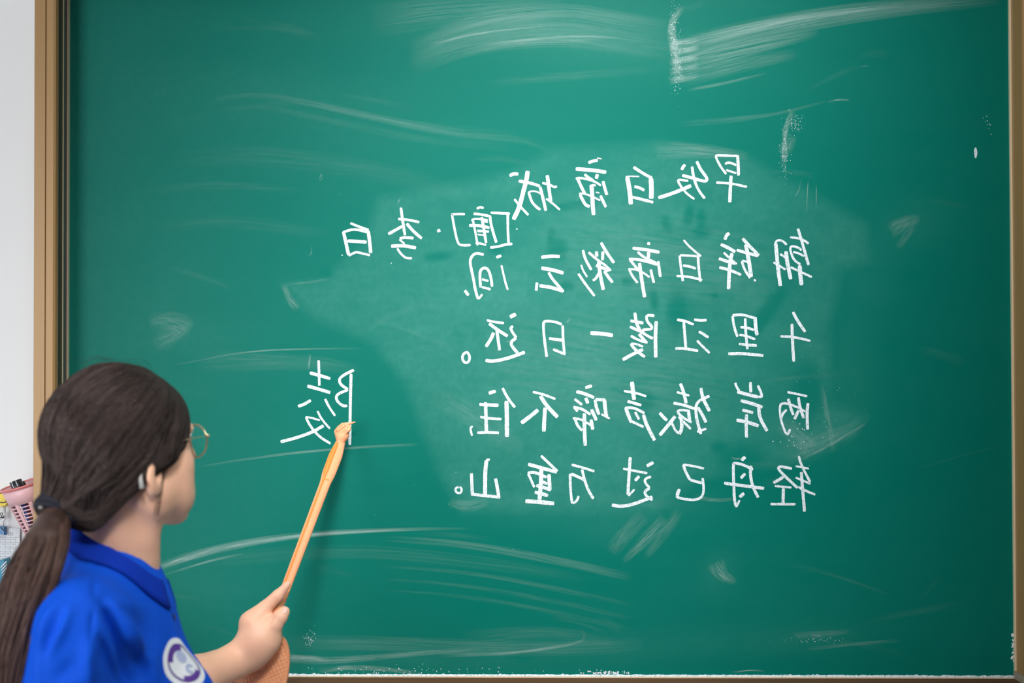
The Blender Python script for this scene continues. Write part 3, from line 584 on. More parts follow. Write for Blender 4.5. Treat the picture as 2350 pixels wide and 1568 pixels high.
smear([(708, 848), (711, 825), (712, 812)], 6, 4, 0.75, 2, 12); smear([(1975, 155), (1985, 150), (1995, 155)], 3, 3, 0.3, 1, 2)
smear([(1640, 1290), (1655, 1320), (1690, 1338)], 50, 16, 0.45, 12, 3); smear([(1230, 560), (1600, 600), (1800, 640)], 300, 200, 0.12, 30, 6); smear([(1100, 800), (1400, 850), (1700, 900)], 300, 300, 0.12, 30, 6)
smear([(980, 900), (1100, 960), (1200, 1040)], 60, 60, 0.14, 14, 4); smear([(1030, 1150), (1070, 1165), (1120, 1150)], 30, 30, 0.3, 8, 3)
smear([(1595, 1140), (1640, 1150), (1690, 1145)], 14, 8, 0.35, 4, 6); smear([(1677, 1051), (1690, 1053), (1705, 1053)], 7, 5, 0.5, 2, 3); smear([(1160, 785), (1168, 783), (1176, 783)], 6, 5, 0.4, 2, 3)
smear([(1300, 740), (1306, 735), (1309, 730)], 4, 3, 0.7, 2, 2)
for _ in range(36):
    x = r.uniform(250, 2200); y = r.uniform(20, 1480); a = r.normal()*0.25; L = r.uniform(60, 260)
    smear([(x, y), (x+L*0.5*math.cos(a), y+L*0.5*math.sin(a)-6), (x+L*math.cos(a), y+L*math.sin(a))], r.uniform(6, 30), r.uniform(6, 30), r.uniform(0.03, 0.07), 6, 3)
V = []; Fc = []; UVs = []; K = []; S = []; ST = []; LN = []
for si, (vs, n, k, st, ln) in enumerate(SM):
    b0 = len(V); yy = -0.00012-0.0000012*si
    for c, uv in vs:
        V.append(B(min(max(c[0], 158), 2322), min(max(c[1], -6), 1546), yy)); UVs.append(uv); K.append(k); S.append(si*3.7); ST.append(st); LN.append(ln)
    for i in range(n-1):
        for j in range(4): a = b0+i*5+j; Fc.append((a, a+1, a+6, a+5))
o = part('chalk_smears', V, Fc, M_smear, surf); o['kind'] = 'stuff'; me = o.data
for nm, arr in (('k', K), ('s', S), ('st', ST), ('ln', LN)):
    at = me.attributes.new(nm, 'FLOAT', 'POINT'); at.data.foreach_set('value', np.array(arr, np.float32))
ul = me.uv_layers.new(name='uv'); li = np.zeros(len(me.loops), np.int32); me.loops.foreach_get('vertex_index', li); ul.data.foreach_set('uv', np.array(UVs, np.float32)[li].ravel())

# ================================================================== PERSON
def frame_axes(az):
    F = Vector((math.cos(az), math.sin(az), 0)); L = Vector((math.sin(az), -math.cos(az), 0)); return F, L, Vector((0, 0, 1))
HO = W(290, 1008, 2.02); HF, HL, HU = frame_axes(math.radians(54))
# slight forward tilt of the head
def head(f, l, u): return HO+HF*f+HL*l+HU*u
HR = np.array([HF, HL, HU])
NB = W(256, 1268, 2.03); TF, TLt, TU = frame_axes(math.radians(20))
def tor(f, l, u): return NB+TF*f+TLt*l+TU*u
TRm = np.array([TF, TLt, TU])

def build_body():
    h = 0.0025
    fd = Field((-0.86, -1.05, 0.86), (-0.28, -0.20, 1.63), h)
    E = lambda c, r_, k=0.012, op='add', R=HR: fd.ell(c, r_, R, k, op)
    # skull and face
    E(head(-0.015, 0, 0.022), (0.095, 0.074, 0.080))
    E(head(0.026, 0, -0.035), (0.064, 0.062, 0.080), 0.02)
    E(head(0.038, 0, 0.014), (0.051, 0.060, 0.046), 0.02)
    for s in (1, -1):
        E(head(0.052, 0.036*s, -0.040), (0.032, 0.030, 0.034), 0.02)      # cheeks
        E(head(0.012, 0.055*s, -0.072), (0.040, 0.014, 0.030), 0.02)      # jaw angle
        E(head(0.085, 0.031*s, -0.004), (0.018, 0.018, 0.013), 0.008, 'sub')  # eye sockets
        E(head(0.072, 0.030*s, 0.014), (0.013, 0.024, 0.009), 0.012)       # brow
        # ear: flattened disc with a hollow, lobe
        c, si = math.cos(0.35), math.sin(0.35)
        Re = np.array([HF*c+HL*s*-si, HL*s*c+HF*si, HU])
        E(head(-0.016, 0.079*s, -0.046), (0.017, 0.0075, 0.029), 0.006, 'add', Re)
        E(head(-0.012, 0.0838*s, -0.043), (0.009, 0.0065, 0.016), 0.002, 'sub', Re)
        E(head(-0.017, 0.075*s, -0.064), (0.009, 0.006, 0.010), 0.006, 'add', Re)
    E(head(0.046, 0, -0.092), (0.042, 0.042, 0.034), 0.02)
    for s in (1, -1): E(head(0.059, 0.033*s, -0.082), (0.030, 0.028, 0.034), 0.02)
    E(head(0.083, 0, -0.112), (0.020, 0.028, 0.017), 0.015)               # chin
    fd.cap(head(0.088, 0, 0.002), head(0.112, 0, -0.036), 0.0075, 0.011, 0.008)   # nose
    for s in (1, -1): fd.cap(head(0.100, 0.008*s, -0.040), head(0.097, 0.013*s, -0.040), 0.006, 0.006, 0.005)
    E(head(0.087, 0, -0.066), (0.012, 0.022, 0.0065), 0.005); E(head(0.085, 0, -0.078), (0.012, 0.019, 0.0075), 0.004)  # lips
    E(head(0.099, 0, -0.072), (0.008, 0.024, 0.0015), 0.003, 'sub')
    # neck
    fd.cap(head(-0.026, 0, -0.075), NB+Vector((0.004, 0, 0.0)), 0.048, 0.053, 0.014)
    fd.cap(head(0.006, 0.052, -0.078), tor(0.045, 0.012, -0.035), 0.013, 0.011, 0.03)   # neck tendon
    fd.cap(NB+Vector((0, 0, 0.01)), tor(-0.01, 0, -0.05), 0.053, 0.075, 0.03)
    # trunk under the shirt
    fd.ell(tor(-0.005, -0.01, -0.20), (0.070, 0.100, 0.18), TRm, 0.03); fd.ell(tor(0.0, 0, -0.42), (0.08, 0.10, 0.16), TRm, 0.04)
    fd.cap(tor(-0.02, -0.13, -0.085), tor(-0.02, 0.12, -0.095), 0.034, 0.032, 0.02)
    for s in (1, -1): fd.ell(tor(0.055, 0.045*s, -0.21), (0.045, 0.045, 0.05), TRm, 0.02)
    # near arm, hanging
    sh = W(172, 1432, 1.88); el = sh+Vector((-0.025, 0.01, -0.27)); fd.chain([sh, sh+Vector((-0.012, 0, -0.13)), el], [0.036, 0.036, 0.032], 0.03)
    # far arm reaching to the pointer
    sh2 = tor(0.01, -0.155, -0.085); el2 = W(320, 1605, 2.215); wr = W(536, 1520, 2.378)
    fd.chain([sh2, el2], [0.044, 0.036], 0.03)
    fd.cap(el2, W(450, 1556, 2.31), 0.038, 0.0345, 0.01); fd.cap(W(450, 1556, 2.31), wr, 0.0345, 0.0285, 0.012)
    hand(fd)
    P, Fa = fd.mesh(); P = relax(P, Fa, 2)
    return P, Fa
def mpx(x, y): return (440+x/5.85, 1300+y/5.85)
def hand(fd):
    H = lambda x, y, d: W(*mpx(x, y), d)
    fd.cap(H(575, 1275, 2.378), H(790, 1080, 2.387), 0.0275, 0.0265, 0.012)
    fd.cap(H(800, 1040, 2.387), H(838, 800, 2.392), 0.0265, 0.0235, 0.012)        # palm back, index side
    fd.cap(H(850, 1110, 2.392), H(930, 900, 2.398), 0.027, 0.025, 0.014)
    fd.cap(H(890, 980, 2.385), H(1030, 900, 2.395), 0.024, 0.020, 0.014)         # thenar
    fd.cap(H(800, 1230, 2.387), H(1000, 1010, 2.39), 0.021, 0.023, 0.014)
    # index along the pointer
    fd.cap(H(800, 760, 2.392), H(935, 635, 2.398), 0.0185, 0.0135, 0.010)
    fd.chain([H(800, 745, 2.392), H(985, 560, 2.399), H(1155, 395, 2.401), H(1290, 240, 2.403)], [0.0165, 0.0122, 0.0100, 0.0060], 0.008, 0.003)
    # thumb
    fd.chain([H(960, 960, 2.388), H(1110, 780, 2.384), H(1190, 680, 2.386), H(1243, 612, 2.391)], [0.0185, 0.0142, 0.0122, 0.0098], 0.012, 0.003)
    fd.cap(H(900, 820, 2.40), H(1010, 730, 2.402), 0.015, 0.010, 0.012)          # web
    # three fingers curled round the far side
    for i, (dx, dy) in enumerate(((60, 40), (20, 150), (-10, 255))):
        r0 = 0.0098-0.0008*i
        fd.chain([H(800+dx*0.6, 790+dy, 2.405), H(930+dx, 735+dy, 2.445), H(1060+dx, 775+dy, 2.452), H(1075+dx, 850+dy, 2.432), H(1035+dx, 880+dy, 2.412)], [0.014, r0+0.001, r0, r0-0.0005, r0-0.0015], 0.008, 0.003)

PB, FB = build_body()
bv0 = bvh_of(PB, FB)
PB = crease(PB, FB, bv0, [mpx(1020, 790), mpx(1050, 750), mpx(1085, 690)], 0.003, -0.004)
PB = crease(PB, FB, bv0, [mpx(1170, 600), mpx(1230, 650)], 0.002, -0.0012)
person = thing('person', 'person with a brown ponytail and royal blue polo shirt, back turned, pointing at the board', 'person', (NB.x, NB.y, 0))
def np_part(name, P, Fa, mt, parent, label=None):
    off = Vector((0, 0, 0)); p = parent
    while p is not None: off += p.location; p = p.parent
    c = np.asarray(P).mean(0); me = np_mesh(name, P-c, Fa); o = link(name, me, mt, parent); o.location = Vector(c)-off
    if label: o['label'] = label
    return o
np_part('body', PB, FB, M_skin, person)
bvB = bvh_of(PB, FB)
# nails
def disc_on(bvh, px, py, a, bq, ang, h, mt, nm, parent, n=18, label=None, lift=0.0006, prof=None):
    """a small disc laid on the surface seen at a pixel; a, bq radii in metres"""
    loc, nor = hit(bvh, px, py)
    if loc is None: return None
    if nor.dot(CAM-loc) < 0: nor = -nor
    up = (HU-nor*HU.dot(nor)).normalized(); rt = up.cross(nor).normalized(); ca, sa = math.cos(ang), math.sin(ang)
    ex = rt*ca+up*sa; ey = -rt*sa+up*ca; V = [loc+nor*(lift+h)]; Fc = []; rings = (0.5, 0.85, 1.0)
    for ri, q in enumerate(rings):
        for i in range(n):
            t = 2*math.pi*i/n; p = loc+ex*math.cos(t)*a*q+ey*math.sin(t)*bq*q
            l2, n2, _, _ = bvh.find_nearest(p)
            if n2.dot(nor) < 0: n2 = -n2
            V.append(l2+n2*(lift+(h if ri < 2 else 0)))
    for i in range(n):
        Fc.append((0, 1+i, 1+(i+1) % n))
        for k in (0, 1): Fc.append((1+k*n+i, 1+(k+1)*n+i, 1+(k+1)*n+(i+1) % n, 1+k*n+(i+1) % n))
    return part(nm, V, Fc, mt, parent, True, label)
disc_on(bvB, 654.5, 1401, 0.0050, 0.0070, math.radians(-15), 0.0004, M_nail, 'thumb_nail', person)
# eyes
for s in (1, -1):
    c = head(0.068, 0.031*s, -0.006); V = []; Fc = []
    for i in range(9):
        th = math.pi*i/8
        for j in range(14):
            ph = 2*math.pi*j/14; V.append(c+HF*0.0115*math.cos(th)+HL*0.0115*math.sin(th)*math.cos(ph)+HU*0.0115*math.sin(th)*math.sin(ph))
    for i in range(8):
        for j in range(14): Fc.append((i*14+j, i*14+(j+1) % 14, (i+1)*14+(j+1) % 14, (i+1)*14+j))
    part('eye', V, Fc, M_white, person, True)

# ---- hair
cutF = [-0.2, -0.13, -0.105, -0.085, -0.06, -0.038, -0.022, 0.004, 0.030, 0.046, 0.060, 0.073, 0.085, 0.094, 0.15]
cutU = [-0.2, -0.150, -0.138, -0.130, -0.098, -0.070, -0.046, -0.038, -0.042, -0.032, -0.006, 0.020, 0.046, 0.072, 0.12]
TIE = W(126, 1166, 1.945)
def build_hair():
    fd = Field(HO-Vector((0.2, 0.2, 0.17)), HO+Vector((0.16, 0.16, 0.14)), 0.002)
    fd.ell(head(-0.016, 0, 0.020), (0.106, 0.086, 0.085), HR, 0.01)
    fd.ell(head(0.020, 0, 0.010), (0.068, 0.076, 0.066), HR, 0.015)
    for s in (1, -1): fd.ell(head(-0.004, 0.073*s, -0.018), (0.036, 0.016, 0.022), HR, 0.012)
    fd.ell(head(-0.045, 0, -0.005), (0.074, 0.080, 0.080), HR, 0.02)
    fd.cap(head(-0.045, 0.01, -0.050), TIE, 0.060, 0.018, 0.035)
    fd.cap(head(-0.060, 0.012, -0.095), TIE, 0.038, 0.016, 0.02)
    # crown bump
    fd.ell(head(-0.02, 0, 0.075), (0.05, 0.045, 0.028), HR, 0.02)
    X, Y, Z = np.meshgrid(*[fd.lo[i]+np.arange(fd.n[i])*fd.h for i in range(3)], indexing='ij')
    dF = (X-HO.x)*HF.x+(Y-HO.y)*HF.y; dU = Z-HO.z; dL = (X-HO.x)*HL.x+(Y-HO.y)*HL.y
    cut = (np.interp(dF, cutF, cutU)+np.where(dF > 0.05, (0.05-np.abs(dL)).clip(0, 0.05)*0.55, 0)-dU)*0.75
    g = fd.g; k = 0.006; hh = np.clip(0.5-0.5*(g-cut)/k, 0, 1)
    fd.g = (g*(1-hh)+cut*hh+k*hh*(1-hh)).astype(np.float32)
    P, Fa = fd.mesh(); return relax(P, Fa, 2), Fa
PH, FH = build_hair()
# grooves that run to the tie
tie = np.array(TIE); c0 = np.array(head(-0.02, 0, 0.01)); tdir = tie-c0; tdir /= np.linalg.norm(tdir)
e1 = np.array(HU)-tdir*tdir[2]; e1 /= np.linalg.norm(e1); e2 = np.cross(tdir, e1)
NH = normals(PH, FH); q = PH-c0; ang = np.arctan2(q@e2, q@e1)
rr = np.random.default_rng(5); gv = np.zeros(len(PH))
for fr_, am in ((7, .0010), (13, .0009), (23, .0003), (41, .0002)):
    gv += am*np.sin(fr_*ang+rr.random()*6.3+0.6*np.sin(q@tdir*30+rr.random()*6))
rad = np.linalg.norm(q-np.outer(q@tdir, tdir), axis=1); gv *= np.clip((rad-0.01)/0.04, 0, 1)
PH = PH+NH*gv[:, None]
def hair_material(name, c0, c1, rough):
    m = bpy.data.materials.new(name); m.use_nodes = True; nt = m.node_tree; b = nt.nodes['Principled BSDF']
    at = nt.nodes.new('ShaderNodeAttribute'); at.attribute_name = 'tone'
    mx = nt.nodes.new('ShaderNodeMix'); mx.data_type = 'RGBA'; mx.inputs['A'].default_value = (*c0, 1); mx.inputs['B'].default_value = (*c1, 1)
    nt.links.new(at.outputs['Fac'], mx.inputs['Factor']); nt.links.new(mx.outputs['Result'], b.inputs['Base Color'])
    b.inputs['Roughness'].default_value = rough; b.inputs['Specular IOR Level'].default_value = 0.40; b.inputs['Specular Tint'].default_value = (0.9, 0.8, 0.78, 1)
    return m
M_strand = hair_material('hair_strand', (0.012, 0.008, 0.008), (0.085, 0.058, 0.052), 0.52)
M_tailstrand = hair_material('ponytail_strand', (0.025, 0.012, 0.010), (0.150, 0.085, 0.068), 0.45)
hair = np_part('hair', PH, FH, M_hair, person)
bvH = bvh_of(PH, FH)
def strands(name, lines, radii, tones, mt, parent):
    V = []; Fc = []; T = []
    for pts, ra, to in zip(lines, radii, tones):
        n = len(pts); b0 = len(V)
        P = np.array(pts); t = np.gradient(P, axis=0); t /= np.linalg.norm(t, axis=1)[:, None]+1e-9
        a = np.cross(t, (0.3, 0.5, 0.8)); a /= np.linalg.norm(a, axis=1)[:, None]+1e-9; bb = np.cross(t, a)
        tp = np.minimum(1, np.minimum(np.arange(n)+0.4, n-0.6-np.arange(n))/2.0)*ra
        for k in range(3):
            th = 2*math.pi*k/3
            V.append(P+(a*math.cos(th)+bb*math.sin(th))*tp[:, None])
        for i in range(n-1):
            for k in range(3): k2 = (k+1) % 3; Fc.append((b0*0+len(T)+k*n+i, len(T)+k2*n+i, len(T)+k2*n+i+1, len(T)+k*n+i+1))
        T += [to]*(3*n)
    V = np.concatenate(V); Fa = np.array(Fc, np.int32)
    o = np_part(name, V, Fa, mt, parent); at = o.data.attributes.new('tone', 'FLOAT', 'POINT'); at.data.foreach_set('value', np.array(T, np.float32)); o['kind'] = 'stuff'; return o
lines = []; radii = []; tones = []
rr = np.random.default_rng(21)
for i in range(4200):
    # start anywhere on the front / top of the scalp
    f = rr.uniform(-0.10, 0.105); l = rr.uniform(-0.09, 0.09); u = rr.uniform(-0.05, 0.12)
    s = head(f, l, u); loc, nor, _, _ = bvH.find_nearest(s)
    if loc is None: continue
    end = np.array(TIE)+rr.normal(size=3)*0.006; s0 = np.array(loc); c = np.array(head(-0.03, 0, 0.0)); pts = []
    nn = 14; sag = np.array([0, 0, rr.uniform(0.0, 0.018)])
    for j in range(nn):
        t = j/(nn-1); p = s0*(1-t)+end*t; d = p-c; p = p+d/(np.linalg.norm(d)+1e-6)*0.07*math.sin(math.pi*min(t*1.05, 1))+sag*math.sin(math.pi*t)
        if t < 0.93:
            l2, n2, _, _ = bvH.find_nearest(Vector(p)); p = np.array(l2)+np.array(n2)*(0.0004+0.0012*rr.random()*math.sin(math.pi*t))
        pts.append(p)
    # break lines that would jump
    P = np.array(pts); 
    if np.max(np.linalg.norm(np.diff(P, axis=0), axis=1)) > 0.05: continue
    lines.append(pts); radii.append(rr.uniform(0.0003, 0.0006)); sl = float(np.dot(s0-np.array(HO), np.array(HF))); tones.append(float(np.clip(0.36-2.2*sl+0.22*math.sin(9*l*20+f*60)+rr.normal()*0.18, 0, 1)))  # sheen at the back of the head put into the strand tone
# fly-away hairs over the crown, at the temple and nape
for i in range(22):
    f = rr.uniform(-0.08, 0.07); s = np.array(head(f, rr.uniform(-0.05, 0.06), 0.2)); l2, n2, _, _ = bvH.find_nearest(Vector(s)); s = np.array(l2)
    d = -np.array(HF)*rr.uniform(0.02, 0.07)*(1 if rr.random() < 0.6 else -1)+np.array(HL)*rr.normal()*0.02; lift = rr.uniform(0.003, 0.011)
    lines.append([s+d*t+np.array([0, 0, lift*math.sin(math.pi*t)-0.3*abs(t*t)*0.02]) for t in np.linspace(0, 1, 10)]); radii.append(0.00016); tones.append(0.2)
for i in range(10):   # wisps in front of the ear and down the jaw
    s = np.array(head(0.020+rr.uniform(-.006, .006), 0.074, -0.030)); e = np.array(head(-0.004+rr.uniform(-.004, .008), 0.070, -0.112)); pts = []
    for t in np.linspace(0, 1, 12):
        p = s*(1-t)+e*t; l2, n2, _, _ = bvB.find_nearest(Vector(p)); pts.append(np.array(l2)+np.array(n2)*0.0012+np.array(HF)*-0.010*math.sin(math.pi*t))
    lines.append(pts); radii.append(0.00022); tones.append(0.25)
strands('hair_strands', lines, radii, tones, M_strand, hair)
# ---- ponytail
tail_c = [W(126, 1166, 1.940), W(116, 1200, 1.910), W(94, 1260, 1.88), W(68, 1330, 1.862), W(42, 1410, 1.855), W(20, 1490, 1.855), W(6, 1570, 1.86), W(-8, 1680, 1.87), W(-20, 1790, 1.88)]
tail_r = [0.014, 0.024, 0.034, 0.037, 0.036, 0.035, 0.032, 0.024, 0.010]
def build_tail():
    fd = Field((-0.92, -1.02, 0.90), (-0.52, -0.60, 1.45), 0.003)
    tc = chaikin([np.array(p) for p in tail_c], 1); tr = chaikin([np.array([x]) for x in tail_r], 1)
    for i in range(len(tc)-1):
        m = (tc[i]+tc[i+1])/2; 
        fd.cap(tc[i]+np.array([0, 0.01, 0]), tc[i+1]+np.array([0, 0.01, 0]), float(tr[i][0])*0.80, float(tr[i+1][0])*0.80, 0.006)
    P, Fa = fd.mesh(); return relax(P, Fa, 1), Fa
PT, FT = build_tail(); tl = np_part('ponytail', PT, FT, M_tail, hair, 'long brown ponytail')
tc = np.array(chaikin([np.array(p) for p in tail_c], 3)); tr = np.array(chaikin([np.array([x]) for x in tail_r], 3))[:, 0]
lines = []; radii = []; tones = []
lock = [(rr.uniform(0, 6.28), rr.uniform(0.2, 1.0), rr.uniform(0.1, 0.9), rr.uniform(0, 6.28)) for _ in range(46)]
for i in range(1900):
    la, lr, ltn, lph = lock[rr.integers(len(lock))]; a = la+rr.normal()*0.10; ra = math.sqrt(rr.uniform(0.35, 1.0)); end = int(len(tc)*rr.uniform(0.72, 1.0)); pts = []
    for j in np.linspace(0, end-1, 16):
        k = min(int(j), len(tc)-2); u = j-k; c = tc[k]*(1-u)+tc[k+1]*u; R_ = tr[k]*(1-u)+tr[k+1]*u; w_ = 0.10*math.sin(j*0.16+lph)
        rad_ = R_*ra*(1+0.09*math.sin(3*la+j*0.05)); pts.append(c+np.array([math.cos(a+w_)*rad_, math.sin(a+w_)*rad_*0.85, 0.0]))
    lines.append(pts); radii.append(rr.uniform(0.0005, 0.0010)); tones.append(float(np.clip(ltn+rr.normal()*0.12, 0, 1)))
strands('ponytail_strands', lines, radii, tones, M_tailstrand, hair)
# hair tie: three wound loops
td = (tail_c[1]-tail_c[0]).normalized()*0.5+Vector((-0.35, -0.1, -0.4)); td.normalize(); a = td.orthogonal().normalized(); bb = td.cross(a); geo = []
for k in range(3):
    pts = [TIE+Vector((-0.002, -0.004, -0.002))+td*(-0.006+0.006*k+0.002*math.sin(t*3+k))+(a*math.cos(t)+bb*math.sin(t))*(0.0235-0.001*abs(k-1)) for t in np.linspace(0, 2*math.pi, 28)]
    geo.append(tube(pts, 0.0042, 7))
geo.append(tube([TIE+Vector((0.006, -0.012, 0.0)), TIE+Vector((0.022, -0.014, -0.012)), TIE+Vector((0.036, -0.008, -0.017))], [0.009, 0.0085, 0.006], 8))
V, Fc = merge(geo); ht = part('hair_tie', V, Fc, M_tie, hair, True, 'navy elastic hair tie')
V, Fc = tube([TIE+Vector((-0.012, -0.0285, 0.004)), TIE+Vector((-0.008, -0.0295, 0.003))], 0.0016, 8); part('bead', V, Fc, M_clear, hair, True, 'small pale bead on the hair tie')

# ---- polo shirt
def build_shirt():
    fd = Field((-0.80, -1.06, 0.72), (-0.28, -0.18, 1.40), 0.003)
    fd.ell(tor(-0.005, 0, -0.20), (0.102, 0.142, 0.215), TRm, 0.03); fd.ell(tor(0.008, 0, -0.42), (0.112, 0.142, 0.20), TRm, 0.05)
    fd.cap(tor(-0.020, -0.13, -0.088), tor(-0.030, 0.125, -0.095), 0.052, 0.054, 0.03)
    fd.cap(NB+Vector((-0.004, 0, -0.018)), tor(-0.01, 0, -0.06), 0.064, 0.082, 0.03)
    fd.cap(tor(-0.020, 0.03, -0.035), tor(-0.04, 0.13, -0.085), 0.050, 0.048, 0.03); fd.cap(tor(-0.020, -0.03, -0.035), tor(-0.02, -0.13, -0.085), 0.050, 0.048, 0.03)
    for s in (1, -1): fd.ell(tor(0.074, 0.050*s, -0.220), (0.070, 0.062, 0.078), TRm, 0.035)
    fd.cap(tor(0.035, 0, -0.06), tor(0.075, 0, -0.20), 0.030, 0.045, 0.04)
    sh = W(172, 1432, 1.88); fd.chain([sh, sh+Vector((-0.008, -0.002, -0.10)), sh+Vector((-0.008, -0.004, -0.17))], [0.060, 0.061, 0.062], 0.03, 0.01)
    fd.cap(sh+Vector((0, -0.004, -0.17)), sh+Vector((0, -0.004, -0.30)), 0.055, 0.052, 0.01, 'sub')
    sh2 = tor(0.01, -0.155, -0.085); el2 = W(320, 1605, 2.215); d = (el2-sh2).normalized()
    fd.cap(sh2, sh2+d*0.15, 0.058, 0.058, 0.03)
    # neck opening
    fd.cap(NB+Vector((0.008, 0, -0.01)), NB+Vector((0.02, 0, 0.12)), 0.052, 0.075, 0.006, 'sub')
    P, Fa = fd.mesh(); return relax(P, Fa, 3), Fa
PS, FS = build_shirt()
bv = bvh_of(PS, FS)
for line, sg, am in (
    ([(222, 1290), (216, 1350), (212, 1420), (206, 1470)], 0.0032, -0.0036),       # shoulder seam groove
    ([(240, 1385), (262, 1420), (285, 1480), (300, 1568)], 0.010, -0.021),       # deep fold at the armpit
    ([(235, 1470), (250, 1510), (270, 1568)], 0.009, -0.013), ([(205, 1470), (200, 1520), (204, 1568)], 0.010, 0.010),
    ([(262, 1395), (300, 1450), (345, 1520), (360, 1568)], 0.012, 0.010), ([(130, 1385), (105, 1430), (92, 1480)], 0.008, 0.009), ([(160, 1400), (140, 1450), (115, 1500)], 0.007, 0.008),
    ([(145, 1415), (122, 1460), (104, 1500)], 0.006, -0.009), ([(300, 1480), (320, 1530), (330, 1568)], 0.010, -0.007), ([(380, 1400), (400, 1450), (420, 1500)], 0.012, 0.003),
    ([(225, 1390), (265, 1385), (330, 1400)], 0.012, 0.004), ([(230, 1360), (290, 1400), (350, 1460)], 0.012, -0.005), ([(170, 1520), (150, 1545), (120, 1568)], 0.012, -0.006), ([(90, 1500), (86, 1540), (88, 1568)], 0.008, 0.004)):
    PS = crease(PS, FS, bv, line, sg, am)
PS = relax(PS, FS, 1)
shirt = np_part('polo_shirt', PS, FS, M_shirt, person)
bvS = bvh_of(PS, FS)
# collar: a folded band round the neck, open at the front
V = []; n = 64; prof = [(0.0, 0.0), (0.5, 0.35), (1.0, 1.0)]
def collar_pt(ph, s, th):
    # ph 0 = front, s 0 = top edge, 1 = lower edge
    cf, sf = math.cos(ph), math.sin(ph)
    f0, l0, u0 = 0.008+0.060*cf, 0.060*sf, 0.010-0.048*cf
    f1, l1, u1 = 0.078*cf, 0.084*sf, -0.030-0.052*cf
    q = s**1.2; P = NB+TF*(f0+(f1-f0)*q)+TLt*(l0+(l1-l0)*q)+TU*(u0+(u1-u0)*s+0.006*math.sin(math.pi*s))
    out = (TF*cf+TLt*sf); return P+out*th
a0 = math.radians(9); rows = 7
for i in range(n+1):
    ph = math.radians(34)+(2*math.pi-math.radians(34)-a0)*i/n
    tip = max(0.0, 1-min(i, n-i)/9.0)
    for j in range(rows):
        s = j/(rows-1)*(1+0.12*tip)
        V.append(collar_pt(ph, s, 0.0015))
    for j in range(rows):
        s = j/(rows-1)*(1+0.12*tip); V.append(collar_pt(ph, s, -0.0015))
Fc = []
R2 = rows*2
for i in range(n):
    for j in range(rows-1):
        a = i*R2+j; Fc.append((a, a+1, a+R2+1, a+R2)); a = i*R2+rows+j; Fc.append((a, a+R2, a+R2+1, a+1))
    a = i*R2; Fc.append((a, a+R2, a+R2+rows, a+rows)); a = i*R2+rows-1; Fc.append((a, a+rows, a+R2+rows, a+R2))
for i in (0, n):
    for j in range(rows-1): a = i*R2+j; Fc.append((a, a+rows, a+rows+1, a+1))
# keep the lower edge outside the shirt
V2 = []
for k, p in enumerate(V):
    loc, nor, _, _ = bvS.find_nearest(p)
    if nor.dot(p-Vector(tor(0, 0, -0.15))) < 0: nor = -nor
    dist = (p-loc).dot(nor); mn = 0.004 if (k % R2) < rows else 0.001
    if dist < mn and (k % rows) > 1: p = loc+nor*mn
    V2.append(p)
part('collar', V2, Fc, M_collar, shirt, True, 'darker blue ribbed collar')
for x, y in ((371, 1345), (398, 1416), (440, 1490)):
    disc_on(bvS, x, y, 0.0045, 0.0058, 0.2, 0.0012, M_button, 'button', shirt, 12)
# round embroidered badge on the chest
def badge_ring(px, py, r0, r1, mt, nm, parent, lift, arc=None, cx=0.0, cy=0.0):
    loc, nor = hit(bvS, px, py); 
    if nor.dot(CAM-loc) < 0: nor = -nor
    up = (HU-nor*HU.dot(nor)).normalized(); rt = up.cross(nor).normalized(); V = []; Fc = []; n = 40
    a0_, a1_ = arc if arc else (0, 2*math.pi)
    for i in range(n+1):
        t = a0_+(a1_-a0_)*i/n
        for q in (r0, (r0+r1)/2, r1):
            p = loc+rt*(math.cos(t)*q+cx)+up*(math.sin(t)*q+cy); l2, n2, _, _ = bvS.find_nearest(p)
            if n2.dot(nor) < 0: n2 = -n2
            V.append(l2+n2*lift)
    for i in range(n):
        for k in (0, 1): a = i*3+k; Fc.append((a, a+1, a+4, a+3))
    return part(nm, V, Fc, mt, parent, True)
BX, BY = 419, 1522
bd = badge_ring(BX, BY, 0.0005, 0.0390, M_white, 'badge', shirt, 0.0011); bd['label'] = 'round white badge with a purple ring'
badge_ring(BX, BY, 0.0270, 0.0300, M_purple, 'badge_ring', shirt, 0.0017)
badge_ring(BX, BY, 0.0190, 0.0290, M_purple, 'badge_motif', shirt, 0.0019, (1.15, 2.9))
badge_ring(BX, BY, 0.0210, 0.0290, M_purple, 'badge_motif', shirt, 0.0019, (4.2, 5.5))
badge_ring(BX, BY, 0.0005, 0.0100, M_lav, 'badge_motif', shirt, 0.0018, None, 0.002, 0.009)
badge_ring(BX, BY, 0.0030, 0.0080, M_lav, 'badge_motif', shirt, 0.0019, (0.3, 5.0), 0.006, -0.012)
